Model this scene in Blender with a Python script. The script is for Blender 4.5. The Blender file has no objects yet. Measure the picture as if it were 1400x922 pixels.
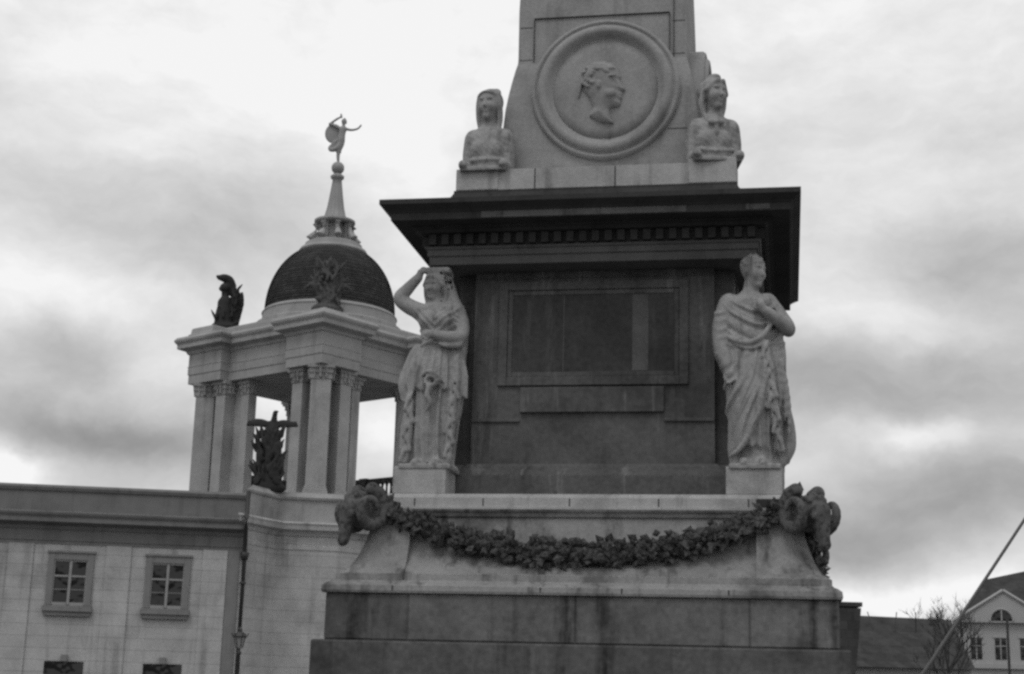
import bpy, bmesh, math, random
import numpy as np
from mathutils import Vector, Matrix
R = math.radians
PI = math.pi
random.seed(7)
rng = np.random.default_rng(5)
sc = bpy.context.scene
COL = sc.collection

# ------------------------------------------------------------------ camera
cam = bpy.data.cameras.new('camera'); camo = bpy.data.objects.new('camera', cam); COL.objects.link(camo)
cam.sensor_width = 36; cam.lens = 2080/1400*36
cam.clip_start = .1; cam.clip_end = 4000
_p, _r = R(13.2), R(1.55)
_f = Vector((0, math.cos(_p), math.sin(_p))); _r0 = Vector((1, 0, 0)); _u0 = _r0.cross(_f)
_rt = _r0*math.cos(_r) + _u0*math.sin(_r); _up = -_r0*math.sin(_r) + _u0*math.cos(_r)
m = Matrix(((_rt.x, _up.x, -_f.x, 0), (_rt.y, _up.y, -_f.y, 0), (_rt.z, _up.z, -_f.z, 1.6), (0, 0, 0, 1)))
camo.matrix_world = m
sc.camera = camo
sc.view_settings.view_transform = 'Standard'; sc.view_settings.look = 'None'
sc.view_settings.exposure = 0.0; sc.view_settings.gamma = 1
sc.cycles.pixel_filter_type = 'BLACKMAN_HARRIS'
sc.cycles.filter_width = 2.7
sc.cycles.max_bounces = 5
sc.cycles.use_denoising = False; sc.cycles.use_adaptive_sampling = False      # keep a little grain

# ------------------------------------------------------------------ world: overcast sky with broken cloud
SUN_EL, SUN_AZ = R(58), R(205)        # azimuth clockwise from +Y
w = bpy.data.worlds.new('World'); sc.world = w; w.use_nodes = True
nt = w.node_tree; nt.nodes.clear()
def N(t, nt_=None, **k):
    n = (nt_ or nt).nodes.new(t)
    for a, b in k.items(): setattr(n, a, b)
    return n
L = nt.links.new
out = N('ShaderNodeOutputWorld'); bg = N('ShaderNodeBackground'); bg.inputs[1].default_value = .1
sky = N('ShaderNodeTexSky'); sky.sky_type = 'NISHITA'; sky.sun_disc = False; sky.sun_elevation = SUN_EL; sky.sun_rotation = SUN_AZ
bw = N('ShaderNodeRGBToBW'); L(sky.outputs[0], bw.inputs[0])
tc = N('ShaderNodeTexCoord')
def noise(scale, detail, rough, vec, dist=0):
    n = N('ShaderNodeTexNoise'); n.inputs['Scale'].default_value = scale; n.inputs['Detail'].default_value = detail
    n.inputs['Roughness'].default_value = rough; n.inputs['Distortion'].default_value = dist; L(vec, n.inputs['Vector']); return n
# warp the direction so that cloud edges are ragged
nw = noise(7, 6, .6, tc.outputs['Generated'])
sub = N('ShaderNodeVectorMath', operation='SUBTRACT'); L(nw.outputs['Color'], sub.inputs[0]); sub.inputs[1].default_value = (.5, .5, .5)
mul = N('ShaderNodeVectorMath', operation='MULTIPLY'); L(sub.outputs[0], mul.inputs[0]); mul.inputs[1].default_value = (.075, .075, .06)
add = N('ShaderNodeVectorMath', operation='ADD'); L(tc.outputs['Generated'], add.inputs[0]); L(mul.outputs[0], add.inputs[1])
D = add.outputs[0]
st = N('ShaderNodeVectorMath', operation='MULTIPLY'); L(D, st.inputs[0]); st.inputs[1].default_value = (1, 1, 2.2)
def M(op, a, b=None, c=None):
    n = N('ShaderNodeMath', operation=op)
    for i, v in enumerate((a, b, c)):
        if v is None: continue
        if isinstance(v, (int, float)): n.inputs[i].default_value = v
        else: L(v, n.inputs[i])
    return n.outputs[0]
n1 = noise(3.2, 7, .55, st.outputs[0]).outputs['Fac']
n2 = noise(11, 6, .6, st.outputs[0]).outputs['Fac']
val = M('ADD', .835, M('MULTIPLY', M('SUBTRACT', n1, .5), .30))
val = M('ADD', val, M('MULTIPLY', M('SUBTRACT', n2, .5), .30))
# banks of cloud: direction, elevation half width, azimuth half width, brightness change
BANKS = [
 ((-.26, .89, .42), .12, .30, .09), ((-.02, .91, .40), .10, .22, .07), ((.22, .89, .41), .11, .25, .08),
 ((-.225, .93, .275), .030, .065, -.10), ((-.17, .94, .30), .03, .05, -.07), ((-.285, .938, .203), .018, .028, -.13), ((-.21, .955, .20), .02, .04, .06), ((-.29, .93, .245), .022, .06, .15),
 ((-.29, .944, .156), .013, .075, -.15), ((-.22, .962, .152), .013, .05, -.12), ((-.315, .942, .130), .012, .022, .24), ((-.24, .96, .132), .010, .05, -.02),
 ((-.07, .94, .33), .05, .05, .04), ((-.153, .973, .185), .03, .03, .10), ((-.087, .983, .165), .02, .03, .14),
 ((.21, .934, .30), .05, .05, .02), ((.30, .915, .262), .035, .05, -.12), ((.25, .937, .235), .014, .05, .14),
 ((.20, .957, .205), .022, .04, -.13), ((.28, .942, .192), .020, .06, -.12), ((.265, .95, .166), .011, .035, .22),
 ((.31, .94, .13), .022, .06, -.16), ((.22, .967, .102), .020, .06, -.21), ((.25, .968, .066), .014, .10, .20), ((.325, .944, .10), .014, .03, .06)]
for (dx, dy, dz), he, ha, amp in BANKS:
    l = math.sqrt(dx*dx+dy*dy+dz*dz); az = math.atan2(dx, dy)
    s = N('ShaderNodeVectorMath', operation='SUBTRACT'); L(D, s.inputs[0]); s.inputs[1].default_value = (dx/l, dy/l, dz/l)
    q = N('ShaderNodeVectorMath', operation='MULTIPLY'); L(s.outputs[0], q.inputs[0]); q.inputs[1].default_value = (1/ha, 1/(ha*2), 1/he)
    d = N('ShaderNodeVectorMath', operation='DOT_PRODUCT'); L(q.outputs[0], d.inputs[0]); L(q.outputs[0], d.inputs[1])
    e = M('MULTIPLY', M('EXPONENT', M('MULTIPLY', d.outputs['Value'], -.7)), amp)
    val = M('ADD', val, e)
val = M('MINIMUM', M('MAXIMUM', val, .25), 1.0)
lin = M('MULTIPLY', M('POWER', val, 2.15), 9.6)                      # cloud brightness (before the 0.1 strength)
mixv = M('ADD', M('MULTIPLY', lin, .93), M('MULTIPLY', bw.outputs[0], .07))
cmb = N('ShaderNodeCombineColor')
for i in range(3): L(mixv, cmb.inputs[i])
L(cmb.outputs[0], bg.inputs[0]); L(bg.outputs[0], out.inputs[0])

sd = bpy.data.lights.new('sun', 'SUN'); sd.energy = .6; sd.angle = R(20); so = bpy.data.objects.new('sun', sd); COL.objects.link(so)
sv = Vector((math.sin(SUN_AZ)*math.cos(SUN_EL), math.cos(SUN_AZ)*math.cos(SUN_EL), math.sin(SUN_EL)))
so.rotation_euler = sv.to_track_quat('Z', 'Y').to_euler()

# ------------------------------------------------------------------ materials
def stone(name, base, var=.25, scale=3, streak=.25, bump=.25, rough=.88, joints=None, grime=0, patches=0, tone=.13, vein=0):
    """grey stone: mottling, vertical run-off streaks, soot patches and (optionally) block joints"""
    mt = bpy.data.materials.new(name); mt.use_nodes = True; t = mt.node_tree; b = t.nodes['Principled BSDF']
    b.inputs['Roughness'].default_value = rough
    if 'Specular IOR Level' in b.inputs: b.inputs['Specular IOR Level'].default_value = .25
    lk = t.links.new; nn = lambda ty, **k: N(ty, t, **k)
    def mm(op, a, b_=None):
        n = nn('ShaderNodeMath', operation=op)
        for i, v in enumerate((a, b_)):
            if v is None: continue
            if isinstance(v, (int, float)): n.inputs[i].default_value = v
            else: lk(v, n.inputs[i])
        return n.outputs[0]
    co = nn('ShaderNodeTexCoord').outputs['Object']
    def nz(sc_, det, vec=co, rg=.6):
        n = nn('ShaderNodeTexNoise'); n.inputs['Scale'].default_value = sc_; n.inputs['Detail'].default_value = det
        n.inputs['Roughness'].default_value = rg; lk(vec, n.inputs['Vector']); return n.outputs['Fac']
    def sm(x, lo, hi):
        n = nn('ShaderNodeMapRange', interpolation_type='SMOOTHSTEP'); lk(x, n.inputs[0])
        n.inputs[1].default_value = lo; n.inputs[2].default_value = hi; return n.outputs[0]
    mp = nn('ShaderNodeMapping'); lk(co, mp.inputs[0]); mp.inputs['Scale'].default_value = (scale*2.2, scale*2.2, scale*.22)
    a = nz(scale, 8); fine = nz(scale*14, 5); s = nz(1, 6, mp.outputs[0])
    v = mm('ADD', 1, mm('MULTIPLY', mm('SUBTRACT', a, .5), var*2.4))
    v = mm('ADD', v, mm('MULTIPLY', mm('SUBTRACT', fine, .5), var*1.9))
    if vein:                                         # slanting pale veins of the marble
        vm = nn('ShaderNodeMapping'); lk(co, vm.inputs[0]); vm.inputs['Rotation'].default_value = (0, R(24), 0); vm.inputs['Scale'].default_value = (5, 5, .5)
        v = mm('ADD', v, mm('MULTIPLY', sm(nz(1, 7, vm.outputs[0], .7), .54, .74), vein))
    v = mm('SUBTRACT', v, mm('MULTIPLY', sm(s, .52, .72), streak))
    if patches:
        v = mm('MULTIPLY', v, mm('SUBTRACT', 1, mm('MULTIPLY', sm(nz(scale*.45, 6), .5, .68), patches)))
    if grime:
        v = mm('MULTIPLY', v, mm('SUBTRACT', 1, mm('MULTIPLY', sm(nz(scale*3, 7), .48, .62), grime)))
    h = mm('ADD', mm('MULTIPLY', fine, .5), a)
    if joints:
        bwid, bhei, jd = joints
        # brick pattern on (x+y, z): the block coursing of the masonry
        sx = nn('ShaderNodeSeparateXYZ'); lk(co, sx.inputs[0])
        cb = nn('ShaderNodeCombineXYZ'); lk(mm('ADD', sx.outputs[0], sx.outputs[1]), cb.inputs[0]); lk(sx.outputs[2], cb.inputs[1])
        br = nn('ShaderNodeTexBrick'); lk(cb.outputs[0], br.inputs['Vector'])
        br.inputs['Scale'].default_value = 1; br.inputs['Brick Width'].default_value = bwid; br.inputs['Row Height'].default_value = bhei
        br.inputs['Mortar Size'].default_value = .012 if bhei < 3 else .02; br.inputs['Mortar Smooth'].default_value = .3
        br.inputs['Color1'].default_value = (1-tone, 1-tone, 1-tone, 1); br.inputs['Color2'].default_value = (1+tone, 1+tone, 1+tone, 1); br.inputs['Mortar'].default_value = (jd, jd, jd, 1)
        v = mm('MULTIPLY', v, nn_bw(t, br.outputs['Color']))
        h = mm('SUBTRACT', h, mm('MULTIPLY', br.outputs['Fac'], 2.0))
    v = mm('MAXIMUM', mm('MULTIPLY', v, base), base*.18)
    cc = nn('ShaderNodeCombineColor')
    for i in range(3): lk(v, cc.inputs[i])
    lk(cc.outputs[0], b.inputs['Base Color'])
    bp = nn('ShaderNodeBump'); bp.inputs['Strength'].default_value = bump; bp.inputs['Distance'].default_value = .02
    lk(h, bp.inputs['Height']); lk(bp.outputs[0], b.inputs['Normal'])
    return mt
def nn_bw(t, s):
    n = N('ShaderNodeRGBToBW', t); t.links.new(s, n.inputs[0]); return n.outputs[0]

M_OB   = stone('obelisk sandstone', .33, .34, 2.2, .22, .3, joints=None, patches=.25)
M_BASE = stone('pale base stone', .42, .34, 3, .35, .4, patches=.3)
M_STAT = stone('carved marble', .35, .34, 4.5, .45, .4, grime=.18)
M_DIE  = stone('dark veined marble', .10, .60, 1.6, .45, .2, rough=.6, patches=.45, vein=1.6)
M_PANEL= stone('dark inset marble panel', .055, .7, 1.5, .4, .15, rough=.6, patches=.4, vein=1.3)
M_CORN = stone('soot blackened cornice', .052, .5, 3, .3, .3, patches=.2)
M_CLEAN= stone('washed cornice fascia', .13, .5, 3, .7, .3, patches=.6)
M_FRZ  = stone('brown frieze stone', .12, .3, 2, .35, .3, patches=.25)
M_PLIN = stone('plinth sandstone', .28, .40, 2.6, .6, .4, patches=.6)
M_LOW  = stone('stained base block stone', .145, .6, 1.3, .8, .5, joints=(1.55, .512, .72), patches=.5, tone=.26, vein=.35)
M_STRIP= stone('pale marble strip', .115, .5, 2.5, .3, .2, patches=.3)
M_LEAF = stone('darkened carved garland', .095, .5, 9, .2, .6, grime=.5)
M_RAM  = stone('weathered carved ram', .125, .45, 6, .3, .5, grime=.55)
M_JOINT= stone('mortar joint', .05, .2, 3, 0, .1)
M_WALL = stone('rendered facade', .46, .34, 1.1, .3, .2, joints=(400, .38, .72), patches=.22, tone=.02)
M_WALLP= stone('smooth facade trim', .28, .16, 1.2, .14, .2, patches=.1)
M_TRIM = stone('window surround stone', .23, .2, 2, .2, .2)
M_PARA = stone('parapet stone', .19, .25, 1.5, .25, .2, patches=.2)
M_PORT = stone('portal sandstone', .39, .34, 1.1, .28, .2, patches=.12)
M_PORT2= stone('portal entablature stone', .37, .28, 1, .2, .2, patches=.25)
M_SLATE= stone('dome slate', .075, .35, 2, .3, .4, rough=.7, joints=(.26, .17, .35), tone=.25)
M_BRNZ = stone('dark weathered bronze', .035, .4, 4, .1, .4, rough=.7)
M_GILT = stone('pale gilding', .33, .15, 3, .1, .1, rough=.45)
M_HOUSE= stone('pale painted render', .40, .1, .5, .08, .1)
M_ROOF = stone('dark roof tiles', .06, .6, .8, .3, .4, joints=(.9, .6, .6), tone=.2)
M_BARK = stone('bark', .07, .3, 3, .2, .3)
M_PAVE = stone('dark paving', .10, .2, .8, 0, .2)  # ground out of view, darkened to cut light bounced up under the cornice
def plain(name, v, rough=.5, metal=0):
    mt = bpy.data.materials.new(name); mt.use_nodes = True; b = mt.node_tree.nodes['Principled BSDF']
    t = mt.node_tree; nz = N('ShaderNodeTexNoise', t); nz.inputs['Scale'].default_value = 6; nz.inputs['Detail'].default_value = 4
    t.links.new(N('ShaderNodeTexCoord', t).outputs['Object'], nz.inputs['Vector'])
    mr = N('ShaderNodeMapRange', t); t.links.new(nz.outputs['Fac'], mr.inputs[0]); mr.inputs[3].default_value = v*.75; mr.inputs[4].default_value = v*1.25
    cc = N('ShaderNodeCombineColor', t)
    for i in range(3): t.links.new(mr.outputs[0], cc.inputs[i])
    t.links.new(cc.outputs[0], b.inputs['Base Color'])
    b.inputs['Roughness'].default_value = rough; b.inputs['Metallic'].default_value = metal; return mt
M_GLASS = plain('window glass', .015, .12)
_t = M_GLASS.node_tree; _n = N('ShaderNodeTexNoise', _t); _n.inputs['Scale'].default_value = 1.4; _b = N('ShaderNodeBump', _t); _b.inputs['Strength'].default_value = .5; _b.inputs['Distance'].default_value = .25
_t.links.new(N('ShaderNodeTexCoord', _t).outputs['Object'], _n.inputs['Vector']); _t.links.new(_n.outputs['Fac'], _b.inputs['Height']); _t.links.new(_b.outputs[0], _t.nodes['Principled BSDF'].inputs['Normal'])
M_WHITE = plain('white window paint', .30, .5)
M_IRON = plain('dark iron', .035, .5)
M_POLE = plain('grey pole paint', .11, .5)
M_LAMPG = plain('lamp glass', .3, .2)

# ------------------------------------------------------------------ mesh kit
class MB:
    def __init__(s): s.v = []; s.f = []; s.j = []
    mi = 0
    def add(s, vs, fs):
        o = len(s.v); s.v += [tuple(p) for p in vs]
        if s.mi:
            for k in range(len(fs)): s.j.append(len(s.f)+k)
        s.f += [tuple(i+o for i in f) for f in fs]; return s
    def box(s, x0, x1, y0, y1, z0, z1, rot=0, c=(0, 0)):
        vs = [(x, y, z) for z in (z0, z1) for x, y in ((x0, y0), (x1, y0), (x1, y1), (x0, y1))]
        if rot:
            cs, sn = math.cos(rot), math.sin(rot)
            vs = [(c[0]+(x-c[0])*cs-(y-c[1])*sn, c[1]+(x-c[0])*sn+(y-c[1])*cs, z) for x, y, z in vs]
        return s.add(vs, [(3, 2, 1, 0), (4, 5, 6, 7), (0, 1, 5, 4), (1, 2, 6, 5), (2, 3, 7, 6), (3, 0, 4, 7)])
    def obox(s, o, a, b, c):                      # oriented box centred at o, half axes a b c
        o, a, b, c = map(Vector, (o, a, b, c))
        vs = [o+a*i+b*j+c*k for k in (-1, 1) for i, j in ((-1, -1), (1, -1), (1, 1), (-1, 1))]
        return s.add(vs, [(3, 2, 1, 0), (4, 5, 6, 7), (0, 1, 5, 4), (1, 2, 6, 5), (2, 3, 7, 6), (3, 0, 4, 7)])
    def rings(s, rs, cap=True):                   # list of equal rings (ccw seen from above), stacked upward
        n = len(rs[0]); o = len(s.v)
        for r in rs: s.v += [tuple(p) for p in r]
        for k in range(len(rs)-1):
            for i in range(n):
                j = (i+1) % n; s.f.append((o+k*n+i, o+k*n+j, o+(k+1)*n+j, o+(k+1)*n+i))
        if cap:
            s.f.append(tuple(o+i for i in reversed(range(n)))); s.f.append(tuple(o+(len(rs)-1)*n+i for i in range(n)))
        return s
    def square(s, prof, cx=0, cy=0, k=1.0):       # stack of squares: [(half width, z)]; k = y/x ratio or (dx, dy)
        return s.rings([[(cx-h, cy-h*k, z), (cx+h, cy-h*k, z), (cx+h, cy+h*k, z), (cx-h, cy+h*k, z)] for h, z in prof])
    def rect(s, prof, hx, hy, cx=0, cy=0):        # stack of rectangles grown by offset: [(offset, z)]
        return s.rings([[(cx-hx-h, cy-hy-h, z), (cx+hx+h, cy-hy-h, z), (cx+hx+h, cy+hy+h, z), (cx-hx-h, cy+hy+h, z)] for h, z in prof])
    def poly(s, pts, prof):                       # mitred moulding round a convex/concave polygon: offsets outwards
        n = len(pts); P = [Vector(p) for p in pts]; nr = []
        for i in range(n):
            a, b, c = P[i-1], P[i], P[(i+1) % n]
            n1 = Vector(((b-a).y, -(b-a).x)).normalized(); n2 = Vector(((c-b).y, -(c-b).x)).normalized()
            mvec = (n1+n2); nr.append(mvec/max(.3, mvec.length_squared)*2/1.0 if mvec.length > 1e-6 else n1)
        return s.rings([[(P[i].x+nr[i].x*h, P[i].y+nr[i].y*h, z) for i in range(n)] for h, z in prof])
    def lathe(s, prof, n=24, cx=0, cy=0, flute=0, fn=0):
        rs = []
        for r, z in prof:
            rs.append([(cx+r*(1+flute*math.cos(fn*2*PI*i/n))*math.cos(2*PI*i/n), cy+r*(1+flute*math.cos(fn*2*PI*i/n))*math.sin(2*PI*i/n), z) for i in range(n)])
        return s.rings(rs)
    def tube(s, pts, rad, n=8):
        P = [Vector(p) for p in pts]; rs = []
        if not hasattr(rad, '__len__'): rad = [rad]*len(P)
        ref = Vector((0, 0, 1))
        for i, p in enumerate(P):
            t = (P[min(i+1, len(P)-1)]-P[max(i-1, 0)]).normalized()
            a = t.cross(ref); a = a.normalized() if a.length > 1e-3 else t.cross(Vector((1, 0, 0))).normalized(); b = a.cross(t)
            rs.append([p+(a*math.cos(2*PI*j/n)-b*math.sin(2*PI*j/n))*-rad[i] for j in range(n)])
        return s.rings(rs)
    def build(s, name, mat, parent=None, smooth=False, mats=None, bevel=0):
        me = bpy.data.meshes.new(name); me.from_pydata(s.v, [], s.f); me.validate(); me.update()
        bm = bmesh.new(); bm.from_mesh(me); bmesh.ops.recalc_face_normals(bm, faces=bm.faces); bm.to_mesh(me); bm.free()
        me.materials.append(mat)
        if s.j:
            me.materials.append(M_JOINT)
            if len(me.polygons) == len(s.f):
                for k in s.j: me.polygons[k].material_index = 1
        if smooth:
            for p in me.polygons: p.use_smooth = True
        o = bpy.data.objects.new(name, me); COL.objects.link(o)
        if parent: o.parent = parent
        if bevel:
            bv = o.modifiers.new('bevel', 'BEVEL'); bv.width = bevel; bv.segments = 2; bv.limit_method = 'ANGLE'; bv.angle_limit = R(35)
        return o
def tag(o, label=None, cat=None, group=None, kind=None):
    for k, v in (('label', label), ('category', cat), ('group', group), ('kind', kind)):
        if v: o[k] = v
    return o
def empty(name, loc=(0, 0, 0), rz=0, parent=None):
    o = bpy.data.objects.new(name, None); COL.objects.link(o); o.location = loc; o.rotation_euler = (0, 0, rz)
    o.empty_display_size = .3
    if parent: o.parent = parent
    return o
def dup(o, loc, rz, label=None, sx=1):
    c = o.copy(); COL.objects.link(c); c.location = loc; c.rotation_euler = (0, 0, rz); c.scale = (sx, 1, 1)
    if label: c['label'] = label
    for ch in o.children:
        d = ch.copy(); COL.objects.link(d); d.parent = c
    return c

# ------------------------------------------------------------------ sculpting kit (signed distance field -> one continuous mesh)
def rot(yaw=0, pitch=0, roll=0):      # columns: local x right, y back, z up
    cy, sy = math.cos(yaw), math.sin(yaw); cp, sp = math.cos(pitch), math.sin(pitch); cr, sr = math.cos(roll), math.sin(roll)
    Z = np.array([[cy, -sy, 0], [sy, cy, 0], [0, 0, 1]]); X = np.array([[1, 0, 0], [0, cp, -sp], [0, sp, cp]]); Y = np.array([[cr, 0, sr], [0, 1, 0], [-sr, 0, cr]])
    return (Z@X@Y).astype(np.float32)
class Clay:
    def __init__(s, lo, hi, h):
        s.lo = np.array(lo, float); s.h = h; s.n = np.ceil((np.array(hi)-lo)/h).astype(int)+1
        s.F = np.full(s.n, .5, np.float32)
    def win(s, lo, hi):
        a = np.clip(np.floor((np.array(lo)-s.lo)/s.h).astype(int), 0, s.n-1); b = np.clip(np.ceil((np.array(hi)-s.lo)/s.h).astype(int)+1, 1, s.n)
        sl = tuple(slice(i, max(i+1, j)) for i, j in zip(a, b))
        g = [(np.arange(q.start, q.stop)*s.h+s.lo[i]).astype(np.float32) for i, q in enumerate(sl)]
        return sl, np.meshgrid(*g, indexing='ij', sparse=True)
    def mix(s, sl, d, k, op='+'):
        A = s.F[sl]
        if op == '+':
            if k > 0:
                h = np.maximum(k-np.abs(A-d), 0)/k; s.F[sl] = np.minimum(A, d)-h*h*k*.25
            else: s.F[sl] = np.minimum(A, d)
        else:
            d = -d
            if k > 0:
                h = np.maximum(k-np.abs(A-d), 0)/k; s.F[sl] = np.maximum(A, d)+h*h*k*.25
            else: s.F[sl] = np.maximum(A, d)
    def ell(s, c, r, k=.03, op='+', rm=None):
        c = np.array(c, float); r = np.array(r, float) if hasattr(r, '__len__') else np.array([r]*3, float)
        e = (max(r) if rm is not None else r)+k+.03
        sl, (x, y, z) = s.win(c-e, c+e); x = x-c[0]; y = y-c[1]; z = z-c[2]
        if rm is not None: x, y, z = (rm[0, i]*x+rm[1, i]*y+rm[2, i]*z for i in range(3))
        k0 = np.sqrt((x/r[0])**2+(y/r[1])**2+(z/r[2])**2); k1 = np.sqrt((x/r[0]**2)**2+(y/r[1]**2)**2+(z/r[2]**2)**2)
        s.mix(sl, (k0*(k0-1)/np.maximum(k1, 1e-6)).astype(np.float32), k, op); return s
    def cap(s, a, b, ra, rb=None, k=.03, op='+'):
        rb = ra if rb is None else rb; a = np.array(a, float); b = np.array(b, float); e = max(ra, rb)+k+.02
        sl, (x, y, z) = s.win(np.minimum(a, b)-e, np.maximum(a, b)+e); ab = b-a; l2 = max(ab@ab, 1e-9)
        t = np.clip(((x-a[0])*ab[0]+(y-a[1])*ab[1]+(z-a[2])*ab[2])/l2, 0, 1)
        d = np.sqrt((x-a[0]-t*ab[0])**2+(y-a[1]-t*ab[1])**2+(z-a[2]-t*ab[2])**2)-(ra+(rb-ra)*t)
        s.mix(sl, d.astype(np.float32), k, op); return s
    def chain(s, pts, r, k=.03, op='+', sub=4):
        P = np.array(pts, float); n = len(P); rr = np.array(r if hasattr(r, '__len__') else [r]*n, float)
        Q = []; q = []
        for i in range(n-1):                      # catmull-rom
            p0, p1, p2, p3 = P[max(i-1, 0)], P[i], P[i+1], P[min(i+2, n-1)]
            for j in range(sub):
                t = j/sub; Q.append(.5*((2*p1)+(-p0+p2)*t+(2*p0-5*p1+4*p2-p3)*t*t+(-p0+3*p1-3*p2+p3)*t**3)); q.append(rr[i]*(1-t)+rr[i+1]*t)
        Q.append(P[-1]); q.append(rr[-1])
        for i in range(len(Q)-1): s.cap(Q[i], Q[i+1], q[i], q[i+1], k, op)
        return s
    def box(s, c, hs, r=.01, k=.01, op='+', rm=None):
        c = np.array(c, float); hs = np.array(hs, float); e = (np.linalg.norm(hs) if rm is not None else hs)+r+k+.02
        sl, (x, y, z) = s.win(c-e, c+e); x = x-c[0]; y = y-c[1]; z = z-c[2]
        if rm is not None: x, y, z = (rm[0, i]*x+rm[1, i]*y+rm[2, i]*z for i in range(3))
        q = [np.abs(v)-hs[i]+r for i, v in enumerate((x, y, z))]
        d = np.sqrt(sum(np.maximum(v, 0)**2 for v in q))+np.minimum(np.maximum(np.maximum(q[0], q[1]), q[2]), 0)-r
        s.mix(sl, d.astype(np.float32), k, op); return s
    def col(s, keys, k=.03, pleat=None, op='+', twist=0):
        """elliptical column: keys (z, cx, cy, rx, ry); pleat(theta, z) -> relative radius change"""
        K = np.array(sorted(keys), float); m_ = K[:, 3:].max()*1.25+k+.02
        sl, (x, y, z) = s.win((K[:, 1].min()-m_, K[:, 2].min()-m_, K[0, 0]-k-.02), (K[:, 1].max()+m_, K[:, 2].max()+m_, K[-1, 0]+k+.02))
        zz = z.ravel(); I = [np.interp(zz, K[:, 0], K[:, j]).astype(np.float32)[None, None, :] for j in range(1, 5)]
        dx = (x-I[0]); dy = (y-I[1]); th = np.arctan2(dy/I[3], dx/I[2]); q = np.sqrt((dx/I[2])**2+(dy/I[3])**2)
        f = 1.0 if pleat is None else 1+pleat(th, z)
        d = (q-f)*np.minimum(I[2], I[3]); d = np.maximum(d, np.maximum(K[0, 0]-z, z-K[-1, 0]))
        s.mix(sl, d.astype(np.float32), k, op); return s
    def disp(s, fn):
        """press folds into the clay: fn(x, y, z) is added to the field"""
        sl, (x, y, z) = s.win(s.lo, s.lo+s.n*s.h); s.F += fn(x, y, z).astype(np.float32); return s
    def relief(s, poly, x0, z0, y0, H, w, k=.006):
        """low relief: outline polygon in x, z, standing out towards -y by up to H"""
        P_ = np.array(poly); sl, (x, y, z) = s.win(s.lo, s.lo+s.n*s.h)
        X, Z = np.broadcast_arrays(x[:, 0, :]-x0, z[:, 0, :]-z0); best = np.full(X.shape, 9.); ins = np.zeros(X.shape, bool)
        for i in range(len(P_)):
            a, b = P_[i-1], P_[i]; e = b-a; t = np.clip(((X-a[0])*e[0]+(Z-a[1])*e[1])/(e@e), 0, 1)
            best = np.minimum(best, np.hypot(X-a[0]-t*e[0], Z-a[1]-t*e[1]))
            c1 = (a[1] > Z) != (b[1] > Z); ins ^= c1 & (X < (b[0]-a[0])*(Z-a[1])/(b[1]-a[1]+1e-12)+a[0])
        d2 = np.where(ins, -best, best)[:, None, :]; h = H*np.sqrt(np.clip(-d2/w, 0, 1))
        s.mix(sl, (np.maximum(d2, np.maximum((y0-h)-y, y-y0-.04))*.8).astype(np.float32), k); return s
    def mesh(s, name, mat, parent=None):
        F = np.clip(s.F, -.1, .1)
        for a in range(3): F = (np.roll(F, 1, a)+2*F+np.roll(F, -1, a))/4
        F = F.copy()
        for a in range(3):
            i = [slice(None)]*3
            for e in (0, -1): i[a] = e; F[tuple(i)] = .5
        neg = F < 0; nx, ny, nz_ = F.shape
        cs_ = [(i, j, k) for i in (0, 1) for j in (0, 1) for k in (0, 1)]
        V = lambda A, c_: A[c_[0]:nx-1+c_[0], c_[1]:ny-1+c_[1], c_[2]:nz_-1+c_[2]]
        cnt = sum(V(neg, c_).astype(np.int8) for c_ in cs_); act = (cnt > 0) & (cnt < 8)
        idx = np.full(act.shape, -1, np.int64); cell = np.argwhere(act); idx[act] = np.arange(len(cell))
        acc = np.zeros((len(cell), 3)); num = np.zeros(len(cell))
        ci, cj, ck = cell.T
        for a_ in cs_:
            for ax in range(3):
                if a_[ax]: continue
                b_ = list(a_); b_[ax] = 1
                fa = F[ci+a_[0], cj+a_[1], ck+a_[2]]; fb = F[ci+b_[0], cj+b_[1], ck+b_[2]]
                cr_ = (fa < 0) != (fb < 0); t_ = np.where(cr_, fa/np.where(cr_, fa-fb, 1), 0)
                p_ = np.array(a_, float)[None, :]+np.zeros((len(cell), 3)); p_[:, ax] += t_
                acc += p_*cr_[:, None]; num += cr_
        p = (cell+acc/num[:, None])*s.h+s.lo
        quads = []
        for ax in range(3):
            u_, v_ = (ax+1) % 3, (ax+2) % 3
            sl0 = [slice(None)]*3; sl1 = [slice(None)]*3; sl0[ax] = slice(0, -1); sl1[ax] = slice(1, None)
            d_ = neg[tuple(sl0)] != neg[tuple(sl1)]; e_ = np.argwhere(d_)
            e_ = e_[(e_[:, u_] > 0) & (e_[:, v_] > 0) & (e_[:, u_] < F.shape[u_]-1) & (e_[:, v_] < F.shape[v_]-1)]
            q_ = []
            for du, dv in ((-1, -1), (0, -1), (0, 0), (-1, 0)):
                c_ = e_.copy(); c_[:, u_] += du; c_[:, v_] += dv; q_.append(idx[c_[:, 0], c_[:, 1], c_[:, 2]])
            q_ = np.stack(q_, 1); fl = neg[e_[:, 0], e_[:, 1], e_[:, 2]]
            q_[~fl] = q_[~fl][:, ::-1]; quads.append(q_)
        me = bpy.data.meshes.new(name); me.from_pydata(p.tolist(), [], np.concatenate(quads).tolist())
        bm = bmesh.new(); bm.from_mesh(me)
        # keep only the largest island: a carved figure is one piece
        seen = set(); best = []
        bm.verts.ensure_lookup_table()
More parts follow.
